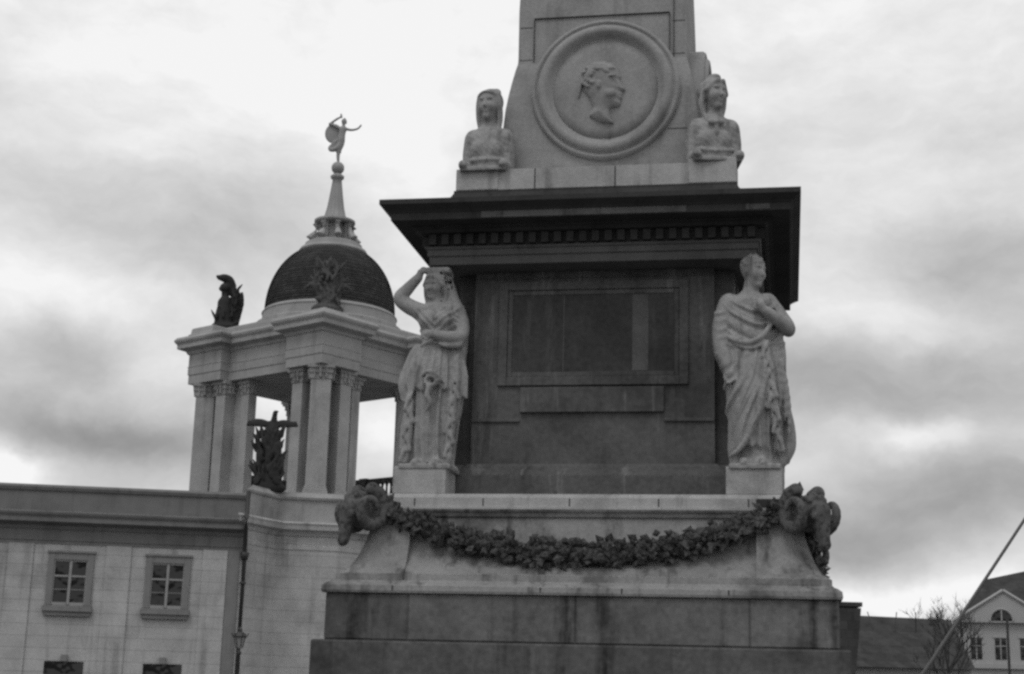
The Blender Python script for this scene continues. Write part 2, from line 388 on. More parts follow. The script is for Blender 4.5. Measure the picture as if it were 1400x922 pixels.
        for v0 in bm.verts:
            if v0.index in seen: continue
            st_ = [v0]; seen.add(v0.index); isl = []
            while st_:
                v_ = st_.pop(); isl.append(v_)
                for e_ in v_.link_edges:
                    o_ = e_.other_vert(v_)
                    if o_.index not in seen: seen.add(o_.index); st_.append(o_)
            if len(isl) > len(best):
                if best and not s.keep: bmesh.ops.delete(bm, geom=[x for x in best if x.is_valid], context='VERTS')
                best = isl
            elif not s.keep: bmesh.ops.delete(bm, geom=isl, context='VERTS')
        bm.to_mesh(me); bm.free()
        for pl in me.polygons: pl.use_smooth = True
        me.materials.append(mat); o = bpy.data.objects.new(name, me); COL.objects.link(o)
        if parent: o.parent = parent
        return o
    keep = False

def head(s, c, rm, sz, hair='short'):
    """face, ears and hair of a carved head; c = centre, rm = rotation, sz = head height"""
    u = sz
    def T(x, y, z): return np.array(c)+rm@np.array([x*u, y*u, z*u])
    E = lambda p, r, k=.03, op='+': s.ell(T(*p), tuple(v*u for v in r), k*u, op, rm)
    E((0, .02, .08), (.345, .42, .40)); E((0, -.10, -.14), (.27, .27, .34), .12)          # skull, face
    E((0, -.25, -.42), (.12, .12, .09), .10)                                              # chin
    for q in (-1, 1):
        E((q*.15, -.25, -.12), (.12, .12, .12), .10)                                      # cheek
        E((q*.135, -.375, .045), (.085, .07, .055), .05, '-')                             # eye socket
        E((q*.135, -.325, .04), (.062, .045, .032), .01)                                  # eyeball
        E((q*.14, -.36, .115), (.105, .05, .028), .03)                                    # brow
        E((q*.335, .02, -.02), (.035, .07, .11), .02)                                     # ear
    s.cap(T(0, -.37, .08), T(0, -.455, -.13), .032*u, .05*u, .03*u)                        # nose
    E((0, -.40, -.155), (.07, .05, .035), .02)
    E((0, -.36, -.245), (.10, .05, .026), .02); E((0, -.35, -.30), (.08, .05, .028), .015) # lips
    s.cap(T(-.09, -.41, -.272), T(.09, -.41, -.272), .010*u, None, .01*u, '-')
    if hair == 'short':
        E((0, .06, .15), (.37, .43, .37), .02)
        for i in range(60):
            a = random.uniform(-PI, PI); el = random.uniform(.05, 1.3)
            p = (.36*math.cos(el)*math.sin(a), .05+.42*math.cos(el)*math.cos(a), .14+.38*math.sin(el))
            if p[1] < -.30 and p[2] < .28: continue
            E(p, (.07, .07, .045), .02)
        for q in range(-8, 9):                                                            # head band
            a = q/8*2.6; E((.37*math.sin(a), .05-.43*math.cos(a), .27), (.055, .03, .03), .01)
    elif hair == 'veil':
        E((0, .10, .14), (.41, .44, .40), .02)
        for q in (-1, 1):
            s.chain([T(q*.30, -.12, .30), T(q*.36, -.06, 0), T(q*.37, .0, -.35), T(q*.33, .04, -.62), T(q*.28, -.02, -.85)], [.08*u, .09*u, .09*u, .085*u, .05*u], .03*u)
        E((0, .16, -.35), (.30, .18, .45), .05)
        for i in range(-7, 8):
            a = i/7*1.25; s.chain([T(.40*math.sin(a), -.32*math.cos(a)+.05, .22), T(.38*math.sin(a), -.22*math.cos(a)+.08, .42), T(.22*math.sin(a), .08, .54)], [.035*u, .03*u, .02*u], .012*u)
        s.chain([T(-.34, -.16, .24), T(-.2, -.33, .30), T(0, -.385, .32), T(.2, -.33, .30), T(.34, -.16, .24)], .03*u, .012*u)
    elif hair == 'bun':
        E((0, .08, .15), (.40, .44, .40), .02)
        for q in (-1, 1):
            for j in range(7):
                a = j/6; E((q*(.10+.28*a), -.34+.24*a, .33-.30*a), (.085, .08, .075), .015)
            s.chain([T(q*.36, .0, 0), T(q*.40, .08, -.3), T(q*.34, .06, -.6), T(q*.30, -.10, -.85)], [.10*u, .09*u, .07*u, .05*u], .03*u)
        E((0, .02, .50), (.20, .26, .13), .04)
        E((-.28, .22, .12), (.20, .22, .24), .04)

def hand(s, w_, d, side, sz=.19, curl=.5, k=.008):
    """palm + five separate, bent fingers; w_ wrist, d pointing direction, side = across-the-palm vector"""
    w_ = np.array(w_, float); d = np.array(d, float)/np.linalg.norm(d); a = np.array(side, float); a -= d*(a@d); a /= np.linalg.norm(a); nrm = np.cross(d, a)
    pal = w_+d*sz*.25
    s.cap(w_, pal+d*sz*.12, sz*.17, sz*.2, .02); s.cap(pal-a*sz*.14, pal+a*sz*.14+d*sz*.1, sz*.13, None, .02)
    for i, ln in enumerate((.40, .46, .43, .34)):
        b = w_+d*sz*.5+a*sz*(-.21+.14*i); m1 = b+(d*math.cos(curl*.6)+nrm*math.sin(curl*.6))*sz*ln*.5; e = m1+(d*math.cos(curl*1.8)+nrm*math.sin(curl*1.8))*sz*ln*.5
        s.cap(b-d*sz*.06, m1, sz*.068, sz*.062, k); s.cap(m1, e, sz*.062, sz*.05, .004)
    t0 = w_+d*sz*.2-a*sz*.15; t1 = t0+(d*.6-a*.7)*sz*.25; s.cap(t0, t1, sz*.085, sz*.07, .012); s.cap(t1, t1+(d*.95-a*.1)*sz*.22, sz*.07, sz*.055, .004)

# ------------------------------------------------------------------ ground
g = MB(); g.box(-900, 900, -300, 1500, -.5, 0); tag(g.build('ground', M_PAVE), kind='structure')
mq = MB(); mq.box(-60, 60, -20, 50, .004, .008); tag(mq.build('plaza_paving', M_PAVE), kind='structure')

# ------------------------------------------------------------------ the obelisk monument
YAW = R(-10.4); OX, OY = 1.05, 16.2
MON = empty('obelisk_monument', (OX, OY, 0), YAW)
tag(MON, 'tall stone obelisk monument on a stepped square base with dark overhanging cornice and carved garland', 'monument')
def mw(u, v, z=0):                                   # monument coordinates -> world
    return (OX+u*math.cos(YAW)-v*math.sin(YAW), OY+u*math.sin(YAW)+v*math.cos(YAW), z)
def P(mb, name, mat, **k): return mb.build(name, mat, MON, **k)

P(MB().square([(2.9, 0), (2.9, .32)]).square([(2.65, .32), (2.65, .60)]), 'step', M_LOW, bevel=.015)
P(MB().square([(2.43, .60), (2.43, 2.045)]), 'lower_block', M_LOW, bevel=.02)
P(MB().square([(2.335, 2.045), (2.335, 2.478)]), 'base_block', M_LOW, bevel=.02)
def jslits(mb, z0, z1, h, us):
    mb.mi = 1
    for uu in us:
        mb.box(uu-.006, uu+.006, -h, -h+.02, z0, z1)
    mb.mi = 0; return mb
P(jslits(MB().square([(2.365, 2.478), (2.372, 2.50), (2.365, 2.545), (2.33, 2.572), (2.30, 2.585), (2.285, 2.60)]), 2.50, 2.545, 2.3735, (-1.69, -.31, .43, 1.38)), 'ledge', M_PLIN)
pl = [(2.27, 2.60), (2.265, 2.66), (2.20, 2.685), (2.165, 2.74), (2.15, 2.745), (2.09, 2.79), (2.03, 2.86), (1.985, 2.95), (1.955, 3.06), (1.93, 3.17), (1.92, 3.22), (1.945, 3.235), (1.955, 3.265), (1.975, 3.28), (1.985, 3.30)]
P(MB().square(pl), 'plinth_body', M_PLIN)
# raised diagonal corner piers that carry the rams' heads
for sx in (-1, 1):
    for sy in (-1, 1):
        rs = []
        for h, z in [(2.285, 2.602), (2.285, 2.66), (2.20, 2.72), (2.14, 2.82), (2.09, 2.95), (2.055, 3.08), (2.035, 3.2), (2.03, 3.29)]:
            i = 1.62
            c4 = [(i, i), (h, i), (h, h-.12), (h-.12, h), (i, h)]
            rs.append([(sx*x, sy*y, z) for x, y in c4])
        P(MB().rings(rs), 'corner_pier', M_PLIN)
P(jslits(MB().square([(1.955, 3.302), (1.955, 3.325), (1.93, 3.33), (1.93, 3.415), (1.915, 3.44), (1.895, 3.455)]), 3.335, 3.41, 1.9315, (-1.62, -.95, -.12, .72, 1.55)), 'plinth_cap', M_BASE)
P(MB().box(1.62, 1.9335, -1.9335, -1.6, 3.332, 3.413), 'dark_cap_corner', M_CORN)  # right front end of the cap in the dark cornice colour
# die with recessed corners
die = MB()
die.rect([(0, 3.456), (0, 5.812)], 1.215, 1.32); die.rect([(0, 3.457), (0, 5.811)], 1.41, 1.213)
die.square([(1.10, 3.458), (1.10, 5.81)])
P(die, 'die', M_DIE)
db = MB()
for hx, hy, dz in ((1.335, 1.42, 0), (1.50, 1.333, .002)):
    db.rect([(0, 3.457+dz), (0, 3.70+dz), (-.02, 3.715+dz), (-.035, 3.76+dz), (-.075, 3.80+dz), (-.09, 3.83+dz)], hx, hy)
P(db, 'die_base', M_DIE)
for a in range(4):
    fr = empty('wall_panel', ((0, 0), (.09, 0), (0, 0), (-.09, 0))[a]+(0,), a*PI/2, MON)
    q = MB()
    for x0, x1, z0, z1 in ((-.96, -.87, 4.62, 5.70), (.87, .96, 4.62, 5.70), (-.87, .87, 5.61, 5.70), (-.87, .87, 4.62, 4.71)):
        q.box(x0, x1, -1.352, -1.30, z0, z1)
    for x0, x1, z0, z1 in ((-.868, -.82, 4.712, 5.608), (.82, .868, 4.712, 5.608), (-.82, .82, 5.56, 5.608), (-.82, .82, 4.712, 4.76)):
        q.box(x0, x1, -1.336, -1.30, z0, z1)
    q.build('panel_frame', M_DIE, fr, bevel=.006)
    t = MB().box(-.82, .82, -1.326, -1.30, 4.76, 5.56); t.build('inset_slab', M_PANEL, fr)
    t = MB().box(-.30, -.29, -1.329, -1.30, 4.765, 5.555); t.build('slab_joint', M_FRZ, fr)
    t = MB().box(-.72, .72, -1.362, -1.30, 4.345, 4.60).box(-1.212, -.722, -1.345, -1.30, 4.25, 4.285).box(.722, 1.212, -1.345, -1.30, 4.25, 4.285)
    t.box(-1.212, 1.212, -1.335, -1.30, 5.735, 5.75); t.build('string_course', M_DIE, fr, bevel=.006)
    t = MB().box(.40, .56, -1.3275, -1.31, 4.77, 5.55); t.build('pale_strip', M_STRIP, fr)

# corner blocks under the statues
for sx in (-1, 1):
    for sy in (-1, 1):
        P(MB().box(sx*1.60-.26, sx*1.60+.26, sy*1.60-.26, sy*1.60+.26, 3.457, 3.728), 'statue_block', M_BASE, bevel=.012)

# architrave, dentils, cornice
P(MB().square([(1.64, 5.814), (1.64, 5.90), (1.66, 5.905), (1.66, 5.965), (1.675, 5.97), (1.69, 5.995)]), 'architrave', M_FRZ, bevel=.004)
cn = MB().square([(1.66, 5.997), (1.66, 6.12), (1.73, 6.13), (1.76, 6.155), (1.80, 6.165), (1.80, 6.185), (1.965, 6.19), (1.975, 6.195), (1.975, 6.262), (1.985, 6.27), (2.0, 6.285), (2.045, 6.315), (2.075, 6.335), (2.075, 6.385), (2.06, 6.39), (1.6, 6.46)])
P(cn, 'cornice', M_CORN)
dn = MB()
for a in range(4):
    n = 26
    for i in range(n):
        x = -1.66+(i+.5)*3.32/n
        dn.box(x-.035, x+.035, -1.722, -1.66, 6.01, 6.115, a*PI/2, (0, 0))
P(dn, 'dentil_band', M_CORN)
P(MB().box(-1.05, .98, -1.9785, -1.96, 6.20, 6.262), 'washed_fascia', M_CLEAN); P(MB().box(1.55, 1.78, -1.9785, -1.96, 6.205, 6.258), 'washed_fascia', M_CLEAN)
P(MB().square([(1.56, 6.44), (1.56, 6.50), (1.53, 6.53), (1.475, 6.60), (1.455, 6.64), (1.455, 6.665)]), 'cornice_blocking', M_CORN)
P(jslits(MB().square([(1.43, 6.667), (1.43, 6.895)]), 6.67, 6.89, 1.4325, (-.61, .22)), 'shaft_base', M_BASE)
prof = [(1.0, 6.897), (1.02, 7.05), (1.035, 7.25), (1.035, 7.5), (1.02, 7.7), (.995, 7.88), (.965, 8.05), (.935, 8.2), (.915, 8.28), (.912, 8.34), (.915, 8.9), (.90, 9.4), (.60, 18.0), (0.01, 18.7)]
t = MB().square(prof); t.mi = 1
for x0, x1, z0, z1 in ((-.744, -.738, 8.0, 8.80), (.73, .736, 8.05, 8.80), (-.738, .73, 8.797, 8.803)):
    t.box(x0, x1, -.935 if z1 > 8.79 else -1, -.90, max(z0, 8.29), z1)
t.box(.775, .781, -.932, -.90, 8.29, 9.3)
for z, h in ((8.32, .9155), (7.42, 1.0375), (8.70, .917)):
    t.box(-.9 if z != 7.42 else .72, -.76 if z != 7.42 else 1.03, -h-.001, -h+.03, z, z+.006); t.box(.76, .9, -h-.001, -h+.03, z, z+.006)
P(t, 'obelisk_shaft', M_OB)

# medallions (front and the two sides)
def medallion(a):
    e = empty('medallion', (0, 0, 0), a, MON)
    # ring revolved about the horizontal axis through (0.06, z 7.89)
    pr = [(.795, -.90), (.795, -1.055), (.775, -1.085), (.75, -1.09), (.742, -1.075), (.725, -1.072), (.715, -1.10), (.69, -1.125), (.655, -1.13), (.63, -1.12), (.60, -1.085), (.575, -1.055), (.56, -1.05)]
    n = 72; rs = []
    for r, y in pr: rs.append([(.06+r*math.cos(2*PI*i/n), y, 7.89+r*math.sin(2*PI*i/n)) for i in range(n)])
    MB().rings(rs, cap=False).build('ring', M_OB, e, smooth=True)
    MB().rings([[(.06+r*math.cos(2*PI*i/n), y, 7.89+r*math.sin(2*PI*i/n)) for i in range(n)] for r, y in ((.565, -.9), (.565, -1.052), (.45, -1.062), (.2, -1.067), (.01, -1.068))]).build('disc', M_OB, e, smooth=True)
    c = Clay((-.42, -1.26, 7.45), (.52, -1.02, 8.4), .008)
    pf = [(.05, .20), (.09, .155), (.115, .10), (.122, .075), (.112, .055), (.14, .0), (.16, -.025), (.138, -.042), (.122, -.045), (.138, -.065), (.126, -.08), (.134, -.097), (.112, -.112), (.122, -.14), (.10, -.168), (.05, -.172),
          (.03, -.19), (.045, -.26), (.07, -.305), (-.03, -.295), (-.13, -.235), (-.10, -.17), (-.12, -.10), (-.165, -.03), (-.18, .06), (-.15, .145), (-.09, .20), (-.02, .22)]
    c.relief([(x*1.36, z*1.36) for x, z in pf], .07, 7.90, -1.075, .085, .13)
    Q = lambda x, z: (.06+x*1.36, 7.90+z*1.36)
    def E(x, z, rx, rz, y=-1.13, ry=.03, k=.02, op='+'):
        X, Z = Q(x, z); c.ell((X, y-.03, Z), (rx*1.36, ry, rz*1.36), k, op)
    E(.06, .045, .026, .014, -1.16, .03, .012, '-'); E(.07, .072, .035, .010, -1.135, .014, .01); E(-.04, .0, .02, .035, -1.135, .02, .01); E(.05, -.07, .04, .03, -1.12, .03, .03)
    for i in range(70):                                                                  # hair
        a_ = random.uniform(.55, 4.0); r_ = random.uniform(.45, 1.0)
        x, z = -.04+.135*r_*math.cos(a_), .07+.135*r_*math.sin(a_)
        if x > .03 and z < .13 or (x > -.05 and z < .02): continue
        E(x, z, .022, .013, -1.135+.05*r_*r_, .022, .006)
    c.chain([Q(-.165, .12)[:1]+(-1.09,)+Q(-.165, .12)[1:], Q(-.19, .02)[:1]+(-1.08,)+Q(-.19, .02)[1:], Q(-.21, -.08)[:1]+(-1.08,)+Q(-.21, -.08)[1:]], [.02, .016, .01], .01)
    c.mesh('relief_head', M_OB, e)
medallion(0); medallion(PI/2)

# garlands
def garland(a):
    e = MB(); rr = random.Random(11+int(a*10))
    pts = []
    n = 150
    for i in range(n+1):
        s_ = -1+2*i/n; x = 2.02*s_; z = 2.86+.50*abs(s_)**2.0; th = .135-.055*abs(s_)
        y = -(2.02+.06*max(0, 1-(z-2.85)/.3)); 
        hb = 2.03 if z > 3.1 else 2.03+(3.1-z)*.35
        pts.append((x, -hb-.02, z, th))
    for x, y, z, th in pts:                       # leaves and fruit packed round the rope
        for _ in range(7):
            an = rr.uniform(0, 2*PI); q = th*rr.uniform(.35, 1.0); cx_, cz_ = x+rr.uniform(-.03, .03), z+q*math.sin(an); cy_ = y-q*.8*math.cos(an)
            if cy_ > y+.09: continue
            if rr.random() < .16:
                r_ = rr.uniform(.028, .05); m4, m3 = 7, 4
                rs = [[(cx_+r_*math.sin(PI*(k+.5)/m3)*math.cos(2*PI*j/m4), cy_+r_*math.sin(PI*(k+.5)/m3)*math.sin(2*PI*j/m4), cz_-r_*math.cos(PI*(k+.5)/m3)) for j in range(m4)] for k in range(m3)]
                e.rings(rs)
            else:
                d = Vector((rr.uniform(-1, 1), -rr.uniform(.1, .8), rr.uniform(-.8, .8))).normalized(); ln, wd = rr.uniform(.08, .15), rr.uniform(.028, .052)
                sd_ = d.cross(Vector((rr.uniform(-.4, .4), -1, rr.uniform(-.4, .4)))).normalized(); up_ = sd_.cross(d)
                c0 = Vector((cx_, cy_, cz_))
                vs = [c0, c0+d*ln*.45+sd_*wd+up_*.004, c0+d*ln, c0+d*ln*.45-sd_*wd+up_*.004, c0+d*ln*.5+up_*.022, c0+d*ln*.45-up_*.02]
                e.add(vs, [(0, 1, 4), (1, 2, 4), (2, 3, 4), (3, 0, 4), (1, 0, 5), (2, 1, 5), (3, 2, 5), (0, 3, 5)])
    rope = [(x, y+.03, z) for x, y, z, th in pts[::5]]
    e.tube(rope, [p[3]*.62 for p in pts[::5]], 8)
    o = e.build('garland', M_LEAF, MON, smooth=False); o.rotation_euler = (0, 0, a); return o
for a in range(4): garland(a*PI/2)

# rams' heads with curling horns at the four corners, each with a leafy drop
def ram():
    c = Clay((-.52, -.62, -.75), (.52, .42, .32), .011)
    c.ell((0, .0, .0), (.17, .22, .16), .05); c.cap((0, -.12, -.04), (0, -.185, -.36), .125, .068, .06)          # skull, muzzle
    c.ell((0, -.195, -.385), (.075, .065, .06), .03); c.cap((-.05, -.25, -.40), (.05, -.25, -.40), .012, None, .01, '-')
    for q in (-1, 1):
        c.ell((q*.12, -.15, -.08), (.04, .05, .045), .015); c.ell((q*.125, -.20, -.085), (.018, .02, .018), .01, '-')
        c.ell((q*.035, -.255, -.36), (.014, .02, .02), .008, '-')
        pts = []; rad = []
        for i in range(20):                       # spiral horn
            t = i/19; an = R(100)+t*R(430); r_ = .25*(1-t*.66)
            pts.append((q*(.12+.16*t+.06), .04-r_*math.cos(an)*.9-.04*t, -.02+r_*math.sin(an)*.95)); rad.append(.086*(1-.72*t))
        c.chain(pts, rad, .012, sub=2)
        for i in range(1, 19):                    # growth rings
            p = np.array(pts[i]); t_ = np.array(pts[i+1])-np.array(pts[i-1]); t_ /= np.linalg.norm(t_)
            c.cap(p-t_*.004, p+t_*.004, rad[i]*1.13, None, .006)
        c.ell((q*.19, -.02, -.08), (.09, .035, .05), .02, rm=rot(0, 0, q*.5))
    for i in range(34):                           # woolly poll
        a_ = random.uniform(-PI, PI); e_ = random.uniform(.2, 1.5)
        c.ell((.16*math.cos(a_)*math.cos(e_), .02+.18*math.sin(a_)*math.cos(e_)-.03, .06+.12*math.sin(e_)), .035, .008)
    c.box((0, .16, -.05), (.15, .18, .16), .06, .05)
    return c
rc = ram()
ramo = rc.mesh('ram_head', M_RAM, MON)
first = True
for sx, sy, an in ((-1, -1, R(-45)), (1, -1, R(45)), (1, 1, R(135)), (-1, 1, R(225))):
    o = ramo if first else ramo.copy()
    if not first: COL.objects.link(o)
    o.location = (sx*2.12, sy*2.12, 3.28); o.rotation_euler = (0, 0, an); o.scale = (.78, .78, .82); first = False
    o.parent = MON

# ------------------------------------------------------------------ statues
def ridge(ph, p=.8): return 1-np.abs(np.sin(ph))**p
def sstep(v, a, b): t = np.clip((v-a)/(b-a), 0, 1); return t*t*(3-2*t)

def cascade(c, line, n, w, seed, r=.026):
    """edge of a cloak falling in stacked folds along a line"""
    q = random.Random(seed); L_ = [np.array(p, float) for p in line]
    c.chain(line, [.03]+[.045]*(len(line)-2)+[.03], .03)
    for i in range(n):
        t = i/n; k = min(int(t*(len(L_)-1)), len(L_)-2); f = t*(len(L_)-1)-k; p = L_[k]*(1-f)+L_[k+1]*f
        h_ = (L_[0][2]-L_[-1][2])/n; sd_ = (1 if i % 2 else -1); ww = w*q.uniform(.6, 1.1); dz = h_*q.uniform(1.3, 1.9)
        a = p+np.array([-sd_*ww*.5, -.012, h_*.6]); b = p+np.array([sd_*ww, -.035, -dz*.5]); m_ = p+np.array([sd_*ww*.1, -.03, -dz*.55])
        c.chain([a, (a+b)/2+np.array([0, -.01, .01]), b], [r*.4, r*.9, r*.75], .012, sub=3)
        c.chain([b, (b+m_)/2, m_], [r*.75, r*.55, r*.3], .010, sub=2)
        c.cap(p+np.array([0, -.03, -dz*.1]), m_+np.array([0, -.03, -dz*.2]), r*.35, r*.5, .012, '-')

def statue_man():
    c = Clay((-.60, -.42, -.04), (.58, .44, 2.18), .0095)
    c.col([(0, .02, .0, .19, .17), (.10, .02, .0, .20, .17), (.4, .0, .0, .225, .185), (.7, -.02, -.01, .245, .19), (.95, -.03, 0, .245, .185), (1.15, -.04, 0, .23, .165), (1.4, -.05, .0, .25, .16), (1.58, -.055, .01, .25, .14), (1.68, -.05, .02, .19, .11), (1.75, -.05, .03, .09, .08)], .03)
    for p in ((-.26, 0.01, 1.64), (.14, .03, 1.65)): c.ell(p, (.10, .10, .085), .06)
    # cloak mass round hips and the fall down the far side
    c.col([(.17, -.03, -.02, .215, .19), (.4, -.03, -.02, .235, .205), (.7, -.02, -.02, .25, .215), (1.0, -.02, -.01, .25, .205), (1.17, -.02, -.0, .23, .18)], .03)
    c.chain([(-.33, .06, 1.60), (-.38, .08, 1.38), (-.36, .08, 1.15), (-.27, .05, .95), (-.22, .0, .6), (-.20, .0, .2), (-.18, .02, .0)], [.05, .055, .055, .05, .06, .07, .07], .05)
    c.chain([(.20, .05, 1.40), (.25, .04, 1.15), (.23, .03, .95), (.26, .03, .72), (.32, .05, .45), (.33, .07, .22), (.24, .05, .06)], [.06, .07, .075, .08, .085, .08, .05], .05)
    def folds(x, y, z):
        front = sstep(-y, -.12, .06)
        lo = sstep(z, .02, .14)*(1-sstep(z, 1.10, 1.20))
        mod = .7+.3*np.sin(7*x+5*z)
        hemx = .10-.36*sstep(.62-z, 0, .60)                      # the hem runs from far hip to near foot
        cl = 1-sstep(x, hemx, hemx+.03)                           # cloak side
        ph = x-(.30+.05*np.sin(2.3*z))*z+.03*np.sin(5.1*z+4*x)+.02*np.sin(11*x)
        d1 = (.95*ridge(27*ph, .6)+.5*ridge(43*ph+1.1*np.sin(4*z), .9)*(.5+.5*np.sin(9*x+3*z)))*cl
        d2 = ridge(34*(x+.05*z+.02*np.sin(6*z)), .7)*(1-cl)
        up = sstep(z, 1.14, 1.22)*(1-sstep(z, 1.58, 1.70))
        q3 = z-1.9*(x+.02)**2+.16*x+.015*np.sin(12*x)
        d3 = .7*ridge(27*q3, .8)+.35*ridge(47*q3+1, 1.0)
        cut = .030*(1-cl)*(1-sstep(z, .55, .75))*lo               # tunic lies behind the cloak hem
        return front*(-.050*lo*mod*(d1+d2*.8)-.042*up*d3)+cut*front+.006*front
    c.disp(folds)
    # rolled edges
    c.chain([(-.30, -.02, 1.34), (-.22, -.14, 1.24), (-.06, -.205, 1.19), (.08, -.20, 1.25), (.17, -.15, 1.37), (.18, -.08, 1.50)], [.014, .02, .024, .026, .022, .016], .02)
    c.chain([(-.27, -.05, 1.27), (-.16, -.165, 1.17), (.0, -.20, 1.14), (.12, -.18, 1.22)], [.010, .016, .020, .012], .012)
    c.chain([(.09, -.18, 1.20), (.12, -.205, 1.0), (.10, -.215, .80), (.06, -.215, .60), (-.02, -.20, .38), (-.13, -.19, .20), (-.26, -.15, .10)], [.02, .024, .026, .028, .028, .026, .018], .018)
    cascade(c, [(.13, -.16, 1.14), (.16, -.16, .9), (.19, -.15, .66), (.23, -.12, .42), (.27, -.09, .14)], 8, .055, 4, .030)
    for q, (x, z) in enumerate(((.24, 1.15), (.29, 1.05), (.33, .9))): c.chain([(x, -.06, z), (x+.03, -.06, z-.3), (x+.02, -.05, z-.6)], [.012, .02, .012], .02)
    # neck and head
    c.cap((-.045, .03, 1.70), (-.015, .0, 1.86), .088, .078, .04)
    head(c, (.0, -.01, 1.945), rot(R(50), R(5), 0), .325, 'short')
    # viewer's left arm: down along the body
    c.chain([(-.27, .0, 1.63), (-.335, -.015, 1.42), (-.345, -.03, 1.22), (-.29, -.11, 1.03)], [.10, .098, .085, .060], .03)
    for i, z in enumerate((1.52, 1.44, 1.35, 1.27, 1.19, 1.12)): c.chain([(-.43, -.02, z+.02), (-.375, -.105, z-.015), (-.29, -.11, z+.012)], [.006, .012, .006], .018, sub=3)
    c.cap((-.30, -.105, 1.045), (-.285, -.12, 1.0), .068, .066, .008)
    hand(c, (-.268, -.135, .97), (.22, -.10, -1), (1, -.3, .2), .21, .55)
    # viewer's right arm: elbow out to the side, hand on the chest
    c.chain([(.15, .03, 1.64), (.27, .03, 1.50), (.355, .02, 1.385), (.27, -.12, 1.42), (.13, -.20, 1.50)], [.09, .082, .075, .062, .045], .02)
    c.chain([(.30, .06, 1.42), (.37, .05, 1.36), (.40, .05, 1.39)], [.06, .055, .03], .02)
    for i in range(4): c.chain([(.20+.05*i, -.06, 1.62-.06*i), (.26+.04*i, -.08+.01*i, 1.50-.04*i), (.24+.03*i, -.02, 1.42-.02*i)], [.006, .014, .006], .015)
    hand(c, (.115, -.21, 1.505), (-.55, -.12, .72), (.8, 0, .5), .20, .8)
    for x in (-.12, .08):                         # sandalled feet
        c.cap((x, -.14, .045), (x+.02, -.25, .035), .05, .040, .02)
        for j in range(5): c.cap((x-.025+.014*j+.01, -.25, .03), (x-.028+.016*j+.01, -.29+.006*j, .024), .013, .010, .004)
    c.box((0, -.03, -.01), (.27, .25, .03), .01, .01)
    return c
def statue_woman():
    c = Clay((-.56, -.42, -.04), (.46, .42, 2.16), .0095)
    c.col([(1.05, .04, .0, .19, .145), (1.2, .04, .0, .18, .14), (1.30, .04, .0, .16, .13), (1.45, .03, -.01, .185, .145), (1.57, .02, .0, .20, .135), (1.65, .02, .01, .15, .10), (1.72, .0, .02, .08, .08)], .03)
    for q in (-.065, .115): c.ell((q, -.115, 1.49), (.075, .07, .07), .05)
    c.ell((-.17, .0, 1.61), (.09, .09, .08), .05); c.ell((.20, .01, 1.61), (.09, .10, .09), .05)
    c.col([(.0, .02, .0, .235, .185), (.15, .02, .0, .24, .19), (.5, .03, .0, .235, .195), (.8, .03, -.01, .24, .19), (1.0, .03, -.01, .215, .17), (1.15, .03, -.01, .185, .15), (1.24, .04, .0, .165, .135)], .02)
    c.chain([(-.17, -.02, 1.22), (-.21, -.02, 1.05), (-.25, .0, .86), (-.23, .02, .72)], [.04, .05, .06, .04], .04)
    c.chain([(-.20, -.02, .70), (-.26, -.0, .45), (-.28, .0, .2), (-.27, .0, .04)], [.05, .06, .06, .05], .05)
    c.chain([(.22, -.02, 1.15), (.25, -.02, .9), (.25, -.02, .6), (.22, -.02, .3), (.20, -.02, .05)], [.05, .07, .07, .06, .05], .04)
    hem = lambda x: .70+.035*np.sin(31*x)+.10*np.sin(5*x+1.2)
    def folds(x, y, z):
        th = np.arctan2(x-.03, -y+.0); front = sstep(-y, -.16, .02)
        over = sstep(z-hem(x), -.015, .015)*(1-sstep(z, 1.20, 1.26))
        under = (1-sstep(z-hem(x), -.015, .015))
        d1 = ridge(8.5*th+.6*np.sin(3*z)+.25*np.sin(9*z), .75)*sstep(1.26-z, 0, .12)
        d2 = ridge(7*th+1.1*(z-.4)+.5*np.sin(5*z), .6)
        leg = np.exp(-((x+.075)/.07)**2)*sstep(z, .1, .3)*under   # the forward leg presses through the cloth
        bod = sstep(z, 1.26, 1.34)*(1-sstep(z, 1.58, 1.68))
        d3 = ridge(42*(z-1.0*np.abs(x-.03)+.1*x), .8)
        return front*(-(.020+.028*sstep(1.2-z, 0, .3))*d1*over+.045*under*sstep(z, .0, .04)-.050*d2*under*(1-.8*leg)-.03*leg-.020*bod*d3)
    c.disp(folds)
    c.chain([(-.12, -.08, 1.235), (-.03, -.145, 1.245), (.08, -.15, 1.245), (.19, -.09, 1.235)], .016, .010)                 # girdle
    # bunch of cloth at the front and its tail
    for i in range(9):
        a_ = i/9*2*PI; c.ell((.03+.055*math.cos(a_), -.235, .84+.05*math.sin(a_)), (.026, .03, .022), .008)
    c.ell((.03, -.25, .84), (.02, .02, .02), .01, '-')
    c.chain([(-.07, -.21, .90), (.0, -.245, .935), (.09, -.235, .90), (.14, -.20, .84)], [.012, .022, .022, .012], .012)
    c.chain([(.03, -.24, .79), (.0, -.24, .70), (.03, -.235, .62), (-.01, -.22, .54)], [.03, .026, .022, .01], .015)
    # zig-zag edges of the cloak, both sides
    cascade(c, [(.25, -.06, 1.08), (.245, -.09, .85), (.225, -.10, .6), (.215, -.10, .35), (.20, -.09, .06)], 9, .05, 9, .028)
    cascade(c, [(-.20, -.10, .68), (-.215, -.10, .45), (-.225, -.08, .25), (-.24, -.07, .05)], 5, .05, 12, .028)
    for i in range(4): c.chain([(-.18-.02*i, -.08+.02*i, 1.16-.03*i), (-.23-.01*i, -.08+.02*i, .98), (-.25-.01*i, -.03, .80)], [.006, .014, .006], .016)
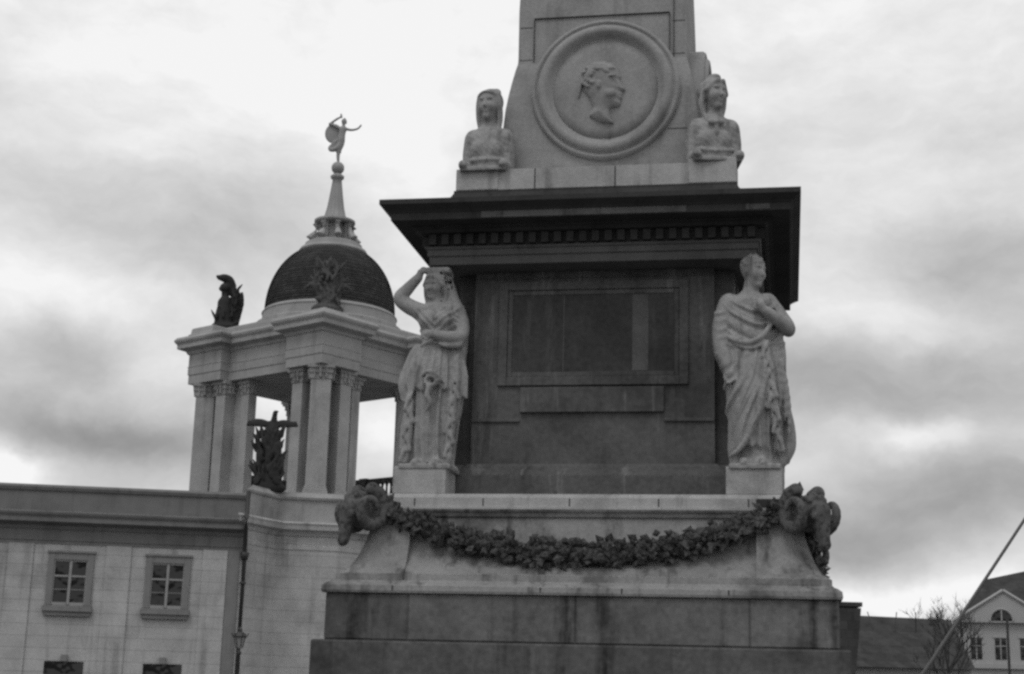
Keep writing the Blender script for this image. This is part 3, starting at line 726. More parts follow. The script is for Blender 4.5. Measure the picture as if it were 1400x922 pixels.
    # neck, head, small block the hand steadies
    c.cap((.0, .02, 1.66), (-.015, -.01, 1.82), .070, .064, .035)
    head(c, (-.015, -.02, 1.865), rot(R(-18), R(8), R(4)), .285, 'bun')
    c.box((.01, .02, 2.02), (.135, .11, .03), .015, .02)
    c.chain([(-.17, .0, 1.61), (-.28, -.02, 1.66), (-.37, -.03, 1.74), (-.30, -.02, 1.84), (-.19, -.03, 1.955)], [.080, .076, .068, .058, .042], .015)
    hand(c, (-.185, -.03, 1.95), (.25, -.05, 1), (.6, -.7, 0), .17, .7)
    c.chain([(.21, .01, 1.61), (.265, .0, 1.47), (.27, -.05, 1.33), (.16, -.17, 1.30), (.03, -.205, 1.32)], [.08, .076, .068, .055, .040], .015)
    hand(c, (.04, -.205, 1.32), (-1, -.1, .03), (0, .1, 1), .175, .5)
    c.chain([(.28, -.03, 1.35), (.27, -.09, 1.24), (.17, -.17, 1.21), (.08, -.19, 1.23)], [.03, .03, .024, .010], .015)
    for i in range(3): c.chain([(.15, -.12, 1.60-.04*i), (.23, -.08, 1.54-.05*i), (.30, -.03, 1.50-.06*i)], [.006, .012, .006], .012)
    # veil falling from the back of the head to the shoulder
    c.chain([(.06, .09, 1.97), (.09, .09, 1.85), (.12, .09, 1.74), (.20, .07, 1.60), (.26, .07, 1.38), (.25, .07, 1.1), (.23, .07, .6)], [.05, .065, .07, .06, .05, .05, .05], .05)
    for x in (-.10, .10): c.cap((x, -.15, .04), (x, -.24, .03), .05, .04, .02)
    c.box((0, -.03, -.01), (.26, .24, .03), .01, .01)
    return c
def place(o, name, label, cat, u, v, z, rz, group=None, sx=1):
    o.location = mw(u, v, z); o.rotation_euler = (0, 0, YAW+rz); o.scale = (sx, 1, 1); o.name = name
    tag(o, label, cat, group); return o
GS = 'marble statues on the corners of the monument'
man = statue_man().mesh('statue', M_STAT)
place(man, 'statue', 'pale robed marble man on the right corner block, looking right, hand on chest', 'statue', 1.61, -1.60, 3.735, 0, GS, .9)
wom = statue_woman().mesh('statue', M_STAT)
place(wom, 'statue', 'pale marble woman in pleated dress on the left corner block, one arm raised', 'statue', -1.56, -1.60, 3.735, 0, GS)
w2 = wom.copy(); COL.objects.link(w2)
place(w2, 'statue', 'marble figure mostly hidden behind the robed man at the back', 'statue', 1.70, 1.66, 3.735, R(90), GS, 1)

# sphinx busts
def sphinx(hair, yaw):
    c = Clay((-.42, -.40, -.04), (.42, .95, 1.12), .0105)
    c.col([(0, 0, 0, .205, .16), (.15, 0, 0, .20, .16), (.3, 0, 0, .205, .15), (.42, 0, .01, .215, .14), (.50, 0, .02, .19, .12), (.56, 0, .03, .11, .09)], .03)
    for q in (-1, 1):
        c.ell((q*.095, -.105, .26), (.08, .075, .085), .05)
        c.ell((q*.19, .0, .42), (.085, .09, .10), .05)
        c.chain([(q*.20, .0, .42), (q*.225, .02, .25), (q*.22, .0, .05)], [.075, .075, .065], .03)
    c.disp(lambda x, y, z: -.006*sstep(-y, .0, .1)*(1-sstep(z, .42, .5))*ridge(55*(x*.5+z*.9+.05*np.sin(9*x)), .8))
    c.cap((0, .03, .48), (0, .0, .70), .095, .085, .05)
    head(c, (0, -.03, .785), rot(yaw, R(2), 0), .355, hair)
    if hair == 'bun':
        for q in (-1, 1): c.ell((q*.05, -.155, .44), (.05, .03, .032), .01)
        c.ell((0, -.17, .43), (.025, .03, .025), .01); c.chain([(0, -.16, .42), (.01, -.15, .34), (0, -.16, .30)], [.02, .025, .015], .01)
        c.chain([(-.2, -.1, .16), (0, -.17, .12), (.2, -.1, .16)], .02, .01)
    else:
        c.chain([(-.2, -.1, .15), (0, -.17, .13), (.2, -.1, .15)], .022, .01)
    # lion's body and back behind
    c.chain([(0, .08, .26), (0, .35, .24), (0, .62, .22), (0, .78, .14)], [.17, .18, .19, .14], .06)
    for q in (-1, 1):
        c.ell((q*.14, .66, .13), (.10, .17, .14), .04); c.chain([(q*.22, -.02, .08), (q*.23, -.20, .04), (q*.23, -.30, .035)], [.06, .05, .045], .02)
        for j in range(4): c.cap((q*.23-.03+.02*j, -.29, .03), (q*.23-.03+.02*j, -.33, .022), .017, .014, .004)
    c.chain([(.1, .78, .1), (.25, .72, .06), (.30, .5, .05), (.27, .35, .08)], [.03, .028, .026, .03], .01)
    c.box((0, .25, -.01), (.26, .55, .03), .01, .01)
    return c
GX = 'sphinxes at the foot of the obelisk'
s1 = sphinx('veil', R(-10)).mesh('sphinx', M_STAT); place(s1, 'sphinx', 'pale stone sphinx with long straight headcloth left of the obelisk shaft', 'statue', -1.15, -1.20, 6.90, 0, GX, .92)
s2 = sphinx('bun', R(24)).mesh('sphinx', M_STAT); place(s2, 'sphinx', 'pale stone sphinx with curled hair and bow at the neck, right of the obelisk shaft', 'statue', 1.21, -1.17, 6.93, R(12), GX, .94)
P(MB().box(-1.44, -.99, -1.445, -1.0, 6.67, 6.905), 'sphinx_block', M_BASE, bevel=.01); P(MB().box(.965, 1.45, -1.445, -1.0, 6.67, 6.935), 'sphinx_block', M_BASE, bevel=.01)

# ------------------------------------------------------------------ portal with dome (about 55 m away)
A = R(50); NX, NY = -7.05, 55.6
DR = (math.cos(A), math.sin(A)); SLn, SRn = 6.4, 5.6
POR = empty('domed_portal', (NX, NY, 0), A); tag(POR, 'domed stone gate pavilion with open colonnade and slender spire behind the monument', 'gate tower')
# local frame: x runs from the near pier to the right pier, y from the near pier to the left pier
def pw(x, y, z): return (NX+x*math.cos(A)-y*math.sin(A), NY+x*math.sin(A)+y*math.cos(A), z)
Z0, ZC, ZE, ZK = 8.3, 12.75, 13.28, 15.15
for (px, py) in ((0, 0), (SRn, 0), (SRn, SLn), (0, SLn)):
    e = empty('pier', (px, py, 0), 0, POR)
    sx = 1 if px == 0 else -1; sy = 1 if py == 0 else -1
    ax_ = 2.1 if (px, py) == (0, 0) else 1.15; ay_ = 2.1 if (px, py) == (0, SLn) else 1.15
    core = MB(); core.box(-.20, .20, -.20, .20, Z0, ZE)
    core.box(min(0, sx*ax_), max(0, sx*ax_), sy*.32-.10, sy*.32+.10, Z0, ZE-.002).box(sx*.32-.10, sx*.32+.10, min(0, sy*ay_), max(0, sy*ay_), Z0, ZE-.004)
    core.build('core', M_PORT, e)
    for (cx_, cy_, hw, ro) in ((-sx*.12, -sy*.12, .37, PI/4), (sx*.98, -sy*.03, .28, 0), (-sx*.03, sy*.98, .28, 0), *([(sx*1.95, sy*.34, .21, 0)] if (px, py) == (0, 0) else []), *([(sx*.34, sy*1.95, .21, 0)] if (px, py) == (0, SLn) else [])):
        c_ = MB()
        c_.box(cx_-hw, cx_+hw, cy_-hw, cy_+hw, Z0+.46, ZC, ro, (cx_, cy_))
        for hh, z0, z1 in ((hw+.09, Z0, Z0+.28), (hw+.06, Z0+.28, Z0+.38), (hw+.03, Z0+.38, Z0+.46)): c_.box(cx_-hh, cx_+hh, cy_-hh, cy_+hh, z0, z1, ro, (cx_, cy_))
        sh = c_.build('shaft', M_PORT, e, bevel=.02)
        k_ = MB(); 
        for hh, z0, z1 in ((hw+.03, ZC, ZC+.06), (hw+.02, ZC+.06, ZC+.22), (hw+.07, ZC+.22, ZC+.40), (hw+.14, ZC+.40, ZE-.006)): k_.box(cx_-hh, cx_+hh, cy_-hh, cy_+hh, z0, z1, ro, (cx_, cy_))
        rr = random.Random(5)
        for i in range(26):                       # acanthus leaves
            a_ = i/13*2*PI; r_ = hw*1.15+(.05 if i > 12 else .02); zz = ZC+(.12 if i < 13 else .30)
            k_.obox((cx_+r_*math.cos(a_), cy_+r_*math.sin(a_), zz), (.045*math.cos(a_), .045*math.sin(a_), .02), (-.045*math.sin(a_), .045*math.cos(a_), 0), (-.01, 0, .085))
        k_.build('capital', M_PORT2, e)
    # entablature break over the corner
    b_ = MB(); lo, hi = -.62, 1.42
    x0, x1 = (lo, .62) ; 
    q_ = .66; pts_ = [(-sx*q_, -sy*q_), (sx*1.30, -sy*q_), (sx*1.30, sy*.3), (sx*.3, sy*.3), (sx*.3, sy*1.30), (-sx*q_, sy*1.30)]
    if sx*sy < 0: pts_ = pts_[::-1]
    b_.poly(pts_, [(0, ZE+.001), (0, ZE+.36), (.03, ZE+.37), (.03, ZE+.66), (.05, ZE+.70), (.02, ZE+.72), (.02, ZE+1.18), (.08, ZE+1.22), (.12, ZE+1.32), (.34, ZE+1.40), (.38, ZE+1.42), (.38, ZE+1.58), (.46, ZE+1.68), (.48, ZE+1.76), (.40, ZK)])
    b_.build('entablature_block', M_PORT2, e)
# entablature beams: two long and two short, butted between the corner blocks
prf = [(0, ZE+.01), (0, ZE+.35), (.03, ZE+.36), (.03, ZE+.65), (.05, ZE+.70), (.01, ZE+.72), (.01, ZE+1.17), (.07, ZE+1.21), (.10, ZE+1.31), (.30, ZE+1.39), (.33, ZE+1.41), (.33, ZE+1.57), (.40, ZE+1.67), (.42, ZE+1.75), (.35, ZK-.01)]
MB().poly([(-.22, -.22), (SRn+.22, -.22), (SRn+.22, SLn+.22), (-.22, SLn+.22)], prf).build('entablature', M_PORT2, POR)
# roof deck, stepped attic and drum
CX, CY = SRn/2+.30, SLn/2-.12
att = MB()
att.poly([(-.2, -.2), (SRn+.2, -.2), (SRn+.2, SLn+.2), (-.2, SLn+.2)], [(0, ZK-.01), (0, ZK+.28), (-.10, ZK+.30), (-.12, ZK+.38)])
att.build('attic', M_PORT2, POR)
dr = MB().lathe([(2.95, ZK+.36), (2.95, ZK+.62), (2.88, ZK+.66), (2.72, ZK+.72), (2.70, ZK+1.05), (2.74, ZK+1.10), (2.66, ZK+1.20), (2.60, ZK+1.24)], 56, CX, CY).build('drum', M_PORT2, POR, smooth=False)
DZ = ZK+1.24
dp = []
for i in range(17):
    t = i/16*R(66); dp.append((2.60*math.cos(t)**.82, DZ+2.62*math.sin(t)/math.sin(R(66))*(.97+.03*math.sin(t))))
dm = MB(); n = 64
rs = []
for i, (r, z) in enumerate(dp):
    rs.append([(CX+r*math.cos(2*PI*j/n), CY+r*math.sin(2*PI*j/n), z) for j in range(n)])
dm.rings(rs)
for i in range(30):                               # slate courses as thin laps
    t = (i+.5)/30*R(64); r = 2.60*math.cos(t)**.82; z = DZ+2.62*math.sin(t)/math.sin(R(66))*(.97+.03*math.sin(t))
    dm.rings([[(CX+(r+o_)*math.cos(2*PI*j/n), CY+(r+o_)*math.sin(2*PI*j/n), z+dz) for j in range(n)] for o_, dz in ((-.03, -.02), (.04, -.016), (-.08, .06))])
dome = dm.build('dome', M_SLATE, POR)
rb = MB()
zt = dp[-1][1]; rt = dp[-1][0]
MB().lathe([(rt+.12, zt-.12), (rt+.16, zt-.02), (rt+.10, zt+.08), (rt-.05, zt+.12), (rt-.08, zt+.30), (rt-.2, zt+.36)], 40, CX, CY).build('crown_ring', M_PORT2, POR)
ln = MB().lathe([(.42, zt+.3), (.40, zt+1.2)], 20, CX, CY)
for i in range(8):
    a_ = i/8*2*PI+.2; x, y = CX+.58*math.cos(a_), CY+.58*math.sin(a_)
    ln.tube([(x, y, zt+.33), (x, y, zt+1.2)], .09, 8)
    ln.tube([(CX+.92*math.cos(a_), CY+.92*math.sin(a_), zt+.32), (CX+.98*math.cos(a_), CY+.98*math.sin(a_), zt+.52), (CX+.80*math.cos(a_), CY+.80*math.sin(a_), zt+.72), (CX+.72*math.cos(a_), CY+.72*math.sin(a_), zt+1.0), (CX+.80*math.cos(a_), CY+.80*math.sin(a_), zt+1.16)], [.15, .17, .12, .08, .12], 8)
ln.lathe([(.72, zt+1.2), (.84, zt+1.26), (.84, zt+1.34), (.60, zt+1.42), (.5, zt+1.48)], 28, CX, CY)
ln.build('lantern', M_PORT, POR, smooth=False)
sp = MB().lathe([(.50, zt+1.45), (.42, zt+1.55), (.34, zt+1.9), (.27, zt+2.4), (.21, zt+2.9), (.18, zt+3.15), (.24, zt+3.18), (.28, zt+3.28), (.20, zt+3.36), (.12, zt+3.42)], 48, CX, CY, .07, 12)
sp.build('spire', M_GILT, POR, smooth=True)
cl = Clay((-.4, -.4, -.1), (.4, .4, .6), .03)
ball = MB(); ball.lathe([(.02, zt+3.40)]+[(.27*math.sin(PI*i/10), zt+3.66-.27*math.cos(PI*i/10)) for i in range(1, 10)]+[(.02, zt+3.93)], 20, CX, CY)
ball.build('ball', M_GILT, POR, smooth=True)

# the dancing figure on the ball
c = Clay((-1.2, -.5, -.05), (1.3, .5, 2.5), .024)
c.chain([(.0, 0, .02), (-.02, 0, .4), (.08, 0, .85), (.08, 0, 1.05)], [.05, .08, .13, .15], .04)                       # standing leg, hips
c.chain([(.05, 0, .9), (-.12, -.05, .62), (-.38, .08, .60), (-.46, .1, .72)], [.13, .10, .07, .05], .04)               # raised leg
c.chain([(.08, 0, 1.05), (.10, 0, 1.35), (.14, 0, 1.6)], [.16, .14, .15], .04)
c.cap((.14, 0, 1.65), (.17, -.02, 1.86), .06, .06, .03); head(c, (.18, -.03, 1.95), rot(R(20)), .27, 'bun')
c.chain([(.22, 0, 1.62), (.50, -.02, 1.55), (.80, -.02, 1.62), (.95, -.02, 1.80)], [.07, .055, .045, .04], .02)
c.chain([(.02, 0, 1.62), (-.25, .02, 1.75), (-.5, .04, 1.85)], [.07, .055, .045], .02)
for i in range(7): c.chain([(.0, .1, 1.15), (-.15-.05*i, .12, .9-.02*i), (-.1+.03*i, .1, .5)], .04, .03, sub=2)
c.ell((-.30, .16, 1.42), (.42, .05, .50), .03)                                                                         # billowing veil
c.chain([(-.5, .1, 1.85), (-.2, .12, 2.1), (.02, .05, 2.2)], [.05, .05, .03], .03)
c.chain([(.03, .05, 2.18), (.0, .05, 2.35)], [.05, .03], .03)
fx = pw(CX, CY, zt+3.92)
fo = c.mesh('statue', M_GILT); fo.location = fx; fo.scale = (.92, .92, .92)
tag(fo, 'small dancing figure with billowing veil on the ball topping the spire', 'statue')

# trophies
def trophy(kind, seed, W_, H_):
    rr = random.Random(seed); c = Clay((-W_*.85, -.8, -.05), (W_*.85, .7, H_*1.12), .022)
    c.ell((0, 0, .12), (W_*.5, .42, .22), .05)
    if kind == 'eagle':
        c.chain([(0, 0, .1), (0, 0, H_*.30), (.0, 0, H_*.58), (.03, 0, H_*.80)], [.44, .42, .34, .16], .06)
        for i in range(110):                      # banners, lances, leaves and shields bundled round the trunk
            z = rr.uniform(.1, .70)*H_; x = rr.uniform(-1, 1)*(.50 if z < H_*.5 else .40); y = -.42*math.sqrt(max(0, 1-(x/.58)**2))+rr.uniform(-.02, .06)
            d = np.array((x*rr.uniform(.3, 1.3)+rr.uniform(-.15, .15), -.12, rr.uniform(.5, 1.0))); d = d/np.linalg.norm(d)*rr.uniform(.28, .50); p = np.array((x, y, z))
            c.chain([p, p+d*.5+np.array((0, -.03, 0)), p+d], [rr.uniform(.05, .09), rr.uniform(.035, .06), .012], .006, sub=2)
        for i in range(7):
            x = rr.uniform(-.40, .40); c.ell((x, -.44*math.sqrt(1-(x/.6)**2)-.03, rr.uniform(.3, H_*.55)), (.15, .04, .18), .006, rm=rot(x*1.5, 0, rr.uniform(-.8, .8)))
        for q in (-1, 1):
            c.chain([(q*.06, .02, H_*.80), (q*.32, .03, H_*.855), (q*.62, .05, H_*(.862-.01*q)), (q*.88, .06, H_*(.835-.02*q))], [.12, .09, .07, .025], .03)
            for j in range(10):                   # flight feathers
                x = .12+.078*j; c.chain([(q*x, -.03, H_*.855), (q*(x+.05), -.05, H_*.81), (q*(x+.09), -.03, H_*.765+.016*j)], [.05, .045, .012], .005, sub=2)
        c.ell((.02, 0, H_*.80), (.15, .15, .24), .04)
        c.chain([(.04, 0, H_*.86), (.06, -.02, H_*.93), (.08, -.04, H_*.975)], [.12, .085, .08], .02); c.chain([(.09, -.06, H_*.985), (.18, -.10, H_*.985), (.22, -.12, H_*.965)], [.05, .03, .01], .01)
    elif kind == 'helmet':
        c.chain([(-.1, 0, .1), (-.12, 0, H_*.3), (-.1, 0, H_*.55)], [.36, .30, .20], .06)                # cuirass
        c.ell((-.12, -.02, H_*.50), (.26, .22, .26), .05)
        c.cap((-.12, 0, H_*.55), (-.13, -.02, H_*.72), .14, .13, .04); c.ell((-.14, -.04, H_*.78), (.20, .22, .20), .04); c.ell((-.26, -.16, H_*.75), (.09, .09, .10), .03); c.chain([(.05, .06, H_*.70), (.07, .08, H_*.84), (-.04, .04, H_*.93), (-.20, -.06, H_*.96), (-.36, -.12, H_*.96), (-.46, -.15, H_*.985)], [.12, .16, .18, .15, .09, .025], .03)
        for i, (x, t_) in enumerate(((.14, .84), (.22, .80), (.32, .84), (.42, .72), (.48, .74), (.36, .6))):
            c.chain([(x*.6, .05, .1), (x, .08, H_*.5), (x+.02, .08, H_*t_)], [.13, .11, .015], .02); 
        for i in range(12): c.chain([(rr.uniform(-.45, .45), rr.uniform(-.3, .2), .08), (rr.uniform(-.3, .4), rr.uniform(-.3, .1), H_*rr.uniform(.25, .5))], [.08, .04], .03)
        c.ell((-.42, 0, .12), (.16, .2, .16), .04)
    else:
        c.chain([(0, 0, .1), (0, 0, H_*.4), (0, 0, H_*.7)], [.34, .28, .2], .06)
        c.ell((0, -.1, H_*.62), (.30, .16, .34), .04); c.ell((0, -.02, H_*.90), (.19, .18, .17), .04)
        for q in (-1, 1):
            for j in range(5): c.chain([(q*.1, 0, .15), (q*(.30+.05*j), -.03, H_*.4), (q*(.42+.10*j), -.02, H_*(.75-.1*j))], [.07, .06, .03], .02)
        for i in range(14): c.ell((rr.uniform(-.35, .35), -.25, rr.uniform(.1, H_*.6)), (.09, .1, .07), .02)
    for i in range(60):                           # carved detail: plumes, shields, weapon points
        p = np.array((rr.uniform(-.5, .5)*W_, rr.uniform(-.4, .1), rr.uniform(.1, .7)*H_)); d = np.array((rr.uniform(-.5, .5), 0, rr.uniform(.3, 1)))*.25
        if kind == 'shield' or (kind == 'helmet' and (p[0] > 0 or p[2] < .5)): c.chain([p*np.array((.75, 1, 1)), p*np.array((.8, 1, 1))+d, p*np.array((.85, 1, 1))+d*1.9], [.06, .045, .012], .015, sub=1)
    return c
t1 = trophy('helmet', 4, 1.0, 2.2).mesh('trophy_sculpture', M_BRNZ)
lx, ly, _ = pw(0, SLn, 0); t1.location = (lx+.42, ly, ZK+.40); t1.scale = (1.08, 1, 1.03)
tag(t1, 'dark bronze trophy with plumed helmet and spear points on the far left pier', 'sculpture', 'trophies on the portal')
MB().square([(.75, ZK-.02), (.75, ZK+.15), (.68, ZK+.2), (.66, ZK+.38), (.62, ZK+.43)], 0, SLn).build('trophy_plinth', M_PORT2, POR)
MB().square([(.66, ZK-.02), (.66, ZK+.12), (.60, ZK+.2), (.58, ZK+.25)], 0, 0).build('trophy_plinth', M_PORT2, POR)
MB().square([(.66, ZK-.02), (.66, ZK+.12), (.60, ZK+.2), (.58, ZK+.25)], SRn, 0).build('trophy_plinth', M_PORT2, POR)
M_TRO = stone('weathered trophy stone', .10, .4, 3, .2, .4, grime=.4)
t2 = trophy('shield', 8, 1.1, 2.15).mesh('trophy_sculpture', M_TRO); t2.location = pw(.05, -.05, ZK+.20); t2.rotation_euler = (0, 0, R(5)); t2.scale = (1.12, 1.1, 1.22)
tag(t2, 'weathered armour trophy standing before the slate dome on the nearest pier', 'sculpture', 'trophies on the portal')

# balustrade at the back of the loggia
bl = MB()
for x0, y0, x1, y1 in ((.9, SLn, SRn-.9, SLn), (SRn, .9, SRn, SLn-.9), (.0, 1.5, .0, SLn-1.5)):
    if x0 == 0: continue
    ln_ = math.hypot(x1-x0, y1-y0); nb = int(ln_/.24)
    for i in range(nb+1):
        x, y = x0+(x1-x0)*i/nb, y0+(y1-y0)*i/nb
        if i == nb//2: bl.box(x-.2, x+.2, y-.2, y+.2, 8.6, 9.98)
        else: bl.lathe([(.07, 8.8), (.10, 9.05), (.045, 9.4), (.04, 9.6), (.07, 9.75)], 8, x, y)
    bl.box(min(x0, x1)-.14, max(x0, x1)+.14, min(y0, y1)-.14, max(y0, y1)+.14, 9.75, 9.95); bl.box(min(x0, x1)-.15, max(x0, x1)+.15, min(y0, y1)-.15, max(y0, y1)+.15, 8.4, 8.8)
bl.build('balustrade', M_SLATE, POR)

# base storey of the portal: world coordinates outline converted to the portal's frame
def to_por(x, y):
    dx, dy = x-NX, y-NY; return (dx*math.cos(A)+dy*math.sin(A), -dx*math.sin(A)+dy*math.cos(A))
outline = [(-8.72, 51.25), (-7.95, 53.05), (-5.9, 53.35), (-4.6, 54.6), (-1.6, 58.5), (-1.6, 66), (-13.6, 66), (-13.6, 58.2), (-8.74, 57.6)]
bs = MB().poly([to_por(*p) for p in outline], [(0, 0), (0, 6.25), (.03, 6.28), (.03, 6.42), (0, 6.45), (0, 6.72), (.06, 6.76), (.12, 6.88), (.28, 6.95), (.30, 7.08), (.34, 7.16), (.28, 7.22), (-.05, 7.25)])
bs.build('base_storey', M_WALL, POR)
MB().poly([to_por(*p) for p in outline], [(-.05, 7.24), (-.05, 7.98), (.03, 8.02), (.06, 8.10), (.0, 8.16), (-.1, 8.28)]).build('parapet', M_PORT2, POR)

t3 = trophy('eagle', 2, 1.25, 2.85).mesh('trophy_sculpture', M_BRNZ); t3.location = (-8.36, 53.0, 8.27)
tag(t3, 'dark eagle with spread wings on bundled banners before the left opening', 'sculpture', 'trophies on the portal')

# ------------------------------------------------------------------ wing on the left
WA = R(7.7); WX, WY = -8.75, 51.2
WG = empty('palace_wing', (WX, WY, 0), WA); tag(WG, 'long pale palace wing with framed windows under a dark cornice at the left', 'building')
# local: x negative to the left, wall face at y = 0
WR, WL = .0, -42
MB().box(WL, WR, .0, 12, 0, 6.62).build('wall', M_WALL, WG)
nwin = [-2.44-3.13*k for k in range(12)]     # window axes
cr = MB()
cprof = [(.02, 6.0), (.02, 6.10), (.05, 6.12), (.05, 6.45), (.10, 6.50), (.14, 6.60), (.42, 6.68), (.45, 6.70), (.45, 6.84), (.52, 6.93), (.54, 7.0), (.10, 7.08)]
def run(prof, x0, x1, depth=.8):
    m_ = MB(); ring = []
    n = len(prof); m_.v = [(x, -o_, z) for x in (x0, x1) for o_, z in prof]+[(x, depth, z) for x in (x0, x1) for z in (prof[0][1], prof[-1][1])]
    for i in range(n-1): m_.f.append((i, n+i, n+i+1, i+1))
    m_.f.append(tuple(list(range(n))+[2*n+1, 2*n])); m_.f.append(tuple(list(range(n, 2*n))+[2*n+3, 2*n+2])); m_.f.append((n-1, 2*n-1, 2*n+3, 2*n+1)); return m_
run(cprof, WL, WR-.03, .6).build('cornice', M_PARA, WG)
run([(.0, 7.06), (.0, 7.72), (.06, 7.76), (.10, 7.86), (.06, 7.93), (-.05, 7.96)], WL, WR-.03, .6).build('parapet', M_PARA, WG)
MB().box(WL, WR-.03, .6, 11.4, 6.62, 7.4).build('roof', M_ROOF, WG)
for xc in nwin:
    xx = xc+1.50
    MB().box(xx-.40, xx+.40, -.06, .0, 0, 6.0).build('pilaster', M_WALL, WG)
def window(xc, z0, z1, hw, top=True):
    e = empty('window', (xc, 0, 0), 0, WG)
    fr_ = MB()
    fw = .20
    fr_.box(-hw-fw, -hw, -.09, .0, z0-.02, z1+.22).box(hw, hw+fw, -.09, .0, z0-.02, z1+.22).box(-hw, hw, -.088, .0, z1, z1+.218)
    fr_.box(-hw-fw-.04, hw+fw+.04, -.13, .0, z1+.22, z1+.30)
    fr_.build('surround', M_TRIM, e, bevel=.012)
    s_ = MB().box(-hw-fw-.06, hw+fw+.06, -.22, .0, z0-.22, z0-.10).box(-hw-fw-.01, hw+fw+.01, -.15, .0, z0-.36, z0-.222).box(-hw-fw-.05, hw+fw+.05, -.17, .0, z0-.098, z0-.03); s_.build('sill', M_TRIM, e, bevel=.01)
    MB().box(-hw, hw, -.012, -.004, z0-.02, z1).build('pane', M_GLASS, e)
    b_ = MB(); zt_ = z0+(z1-z0)*.64
    b_.box(-.042, .042, -.055, -.013, z0, z1); b_.box(-hw, -hw+.035, -.05, -.013, z0, z1).box(hw-.035, hw, -.05, -.013, z0, z1)
    b_.box(-hw+.035, -.055, -.048, -.013, z0-.02, z0+.08).box(.055, hw-.035, -.048, -.013, z0-.02, z0+.08)
    b_.box(-hw+.035, -.055, -.048, -.013, z1-.05, z1).box(.055, hw-.035, -.048, -.013, z1-.05, z1)
    b_.box(-hw+.035, -.055, -.05, -.013, zt_-.03, zt_+.03).box(.055, hw-.035, -.05, -.013, zt_-.03, zt_+.03)
    zz = z0+(z1-z0)*.34; b_.box(-hw+.035, -.055, -.036, -.013, zz-.010, zz+.010).box(.055, hw-.035, -.036, -.013, zz-.010, zz+.010)
    b_.build('frame', M_WHITE, e)
for xc in nwin:
    window(xc, 4.05, 5.50, .53)
    e = empty('lower_window', (xc+.05, 0, 0), 0, WG)
    MB().box(-.62, .62, -.012, -.004, .9, 2.25).build('pane', M_GLASS, e)
    MB().box(-.10, .10, -.12, .0, 2.252, 2.46).build('keystone', M_TRIM, e)
    MB().box(-.70, .70, -.10, .0, .72, .88).build('sill', M_TRIM, e)
# raised edge strip and drainpipe
MB().box(-.52, -.14, -.05, .0, 0, 6.0).build('edge_strip', M_TRIM, WG)
dpz = MB().tube([(.02, -.16, 0), (.02, -.16, 5.9), (.02, -.34, 6.4), (.02, -.60, 6.75), (.02, -.62, 7.1), (.02, -.30, 7.3), (.02, -.26, 8.0)], .075, 10)
dpz.lathe([(.10, 5.7), (.16, 5.95), (.10, 5.97)], 10, .02, -.16)
for z in (1.5, 3.2, 4.9): dpz.lathe([(.10, z), (.10, z+.08)], 10, .02, -.16)
dp_o = dpz.build('drainpipe', M_IRON, WG, smooth=True)

# ------------------------------------------------------------------ street lamp
LMP = empty('street_lamp', (-8.13, 47.8, 0)); tag(LMP, 'small ornate iron street lamp in front of the drainpipe', 'street lamp')
MB().lathe([(.16, 0), (.16, .3), (.10, .4), (.06, 1.0), (.05, 2.55), (.09, 2.6), (.05, 2.66), (.04, 2.75)], 12).build('post', M_IRON, LMP, smooth=True)
MB().lathe([(.09, 2.75), (.17, 3.08)], 6).build('lantern_glass', M_LAMPG, LMP)
hd = MB().lathe([(.21, 3.08), (.22, 3.11), (.12, 3.22), (.05, 3.26), (.06, 3.32), (.01, 3.40)], 6)
for i in range(6):
    a_ = i/6*2*PI; hd.tube([(.095*math.cos(a_), .095*math.sin(a_), 2.75), (.175*math.cos(a_), .175*math.sin(a_), 3.08)], .014, 5); hd.tube([(.2*math.cos(a_), .2*math.sin(a_), 3.08), (.26*math.cos(a_), .26*math.sin(a_), 3.2)], [.015, .02], 5)
hd.build('lantern_cap', M_IRON, LMP)

# ------------------------------------------------------------------ right-hand background
HS = empty('pediment_house', (41.3, 140, 0), R(-14)); tag(HS, 'pale house with triangular pediment and fanlight at the right edge', 'house')
MB().box(0, 14, 0, 10, 0, 9.05).build('wall', M_HOUSE, HS)
MB().box(-.3, 14.3, -.35, 0, 4.95, 5.35).build('sill_course', M_HOUSE, HS)
pm = MB(); pm.add([(-.5, -.5, 9.0), (8.1, -.5, 9.0), (3.8, -.5, 11.7), (-.5, .6, 9.0), (8.1, .6, 9.0), (3.8, .6, 11.7)], [(0, 1, 2), (5, 4, 3), (0, 3, 4, 1), (1, 4, 5, 2), (2, 5, 3, 0)]); pm.build('pediment', M_HOUSE, HS)
pr_ = MB().tube([(-.7, -.6, 9.0), (3.8, -.6, 11.85)], .16, 4).tube([(3.8, -.6, 11.85), (8.3, -.6, 9.0)], .16, 4); pr_.build('pediment_moulding', M_HOUSE, HS)
fn = MB(); fan = [(3.2+1.0*math.cos(PI*i/16), -.53, 9.15+1.05*math.sin(PI*i/16)) for i in range(17)]; fn.add([(p[0]+.4, p[1], p[2]) for p in fan]+[(p[0]+.4, p[1]+.02, p[2]) for p in fan], [tuple(range(17)), tuple(reversed(range(17, 34)))]+[(i, i+1, i+18, i+17) for i in range(16)]); f_ = fn.build('fanlight', M_GLASS, HS)
MB().tube([(p[0]+.4, -.56, p[2]) for p in fan], .09, 6).build('frame', M_HOUSE, f_)
MB().box(3.55, 3.66, -.58, -.54, 9.15, 10.2).build('mullion', M_HOUSE, f_)
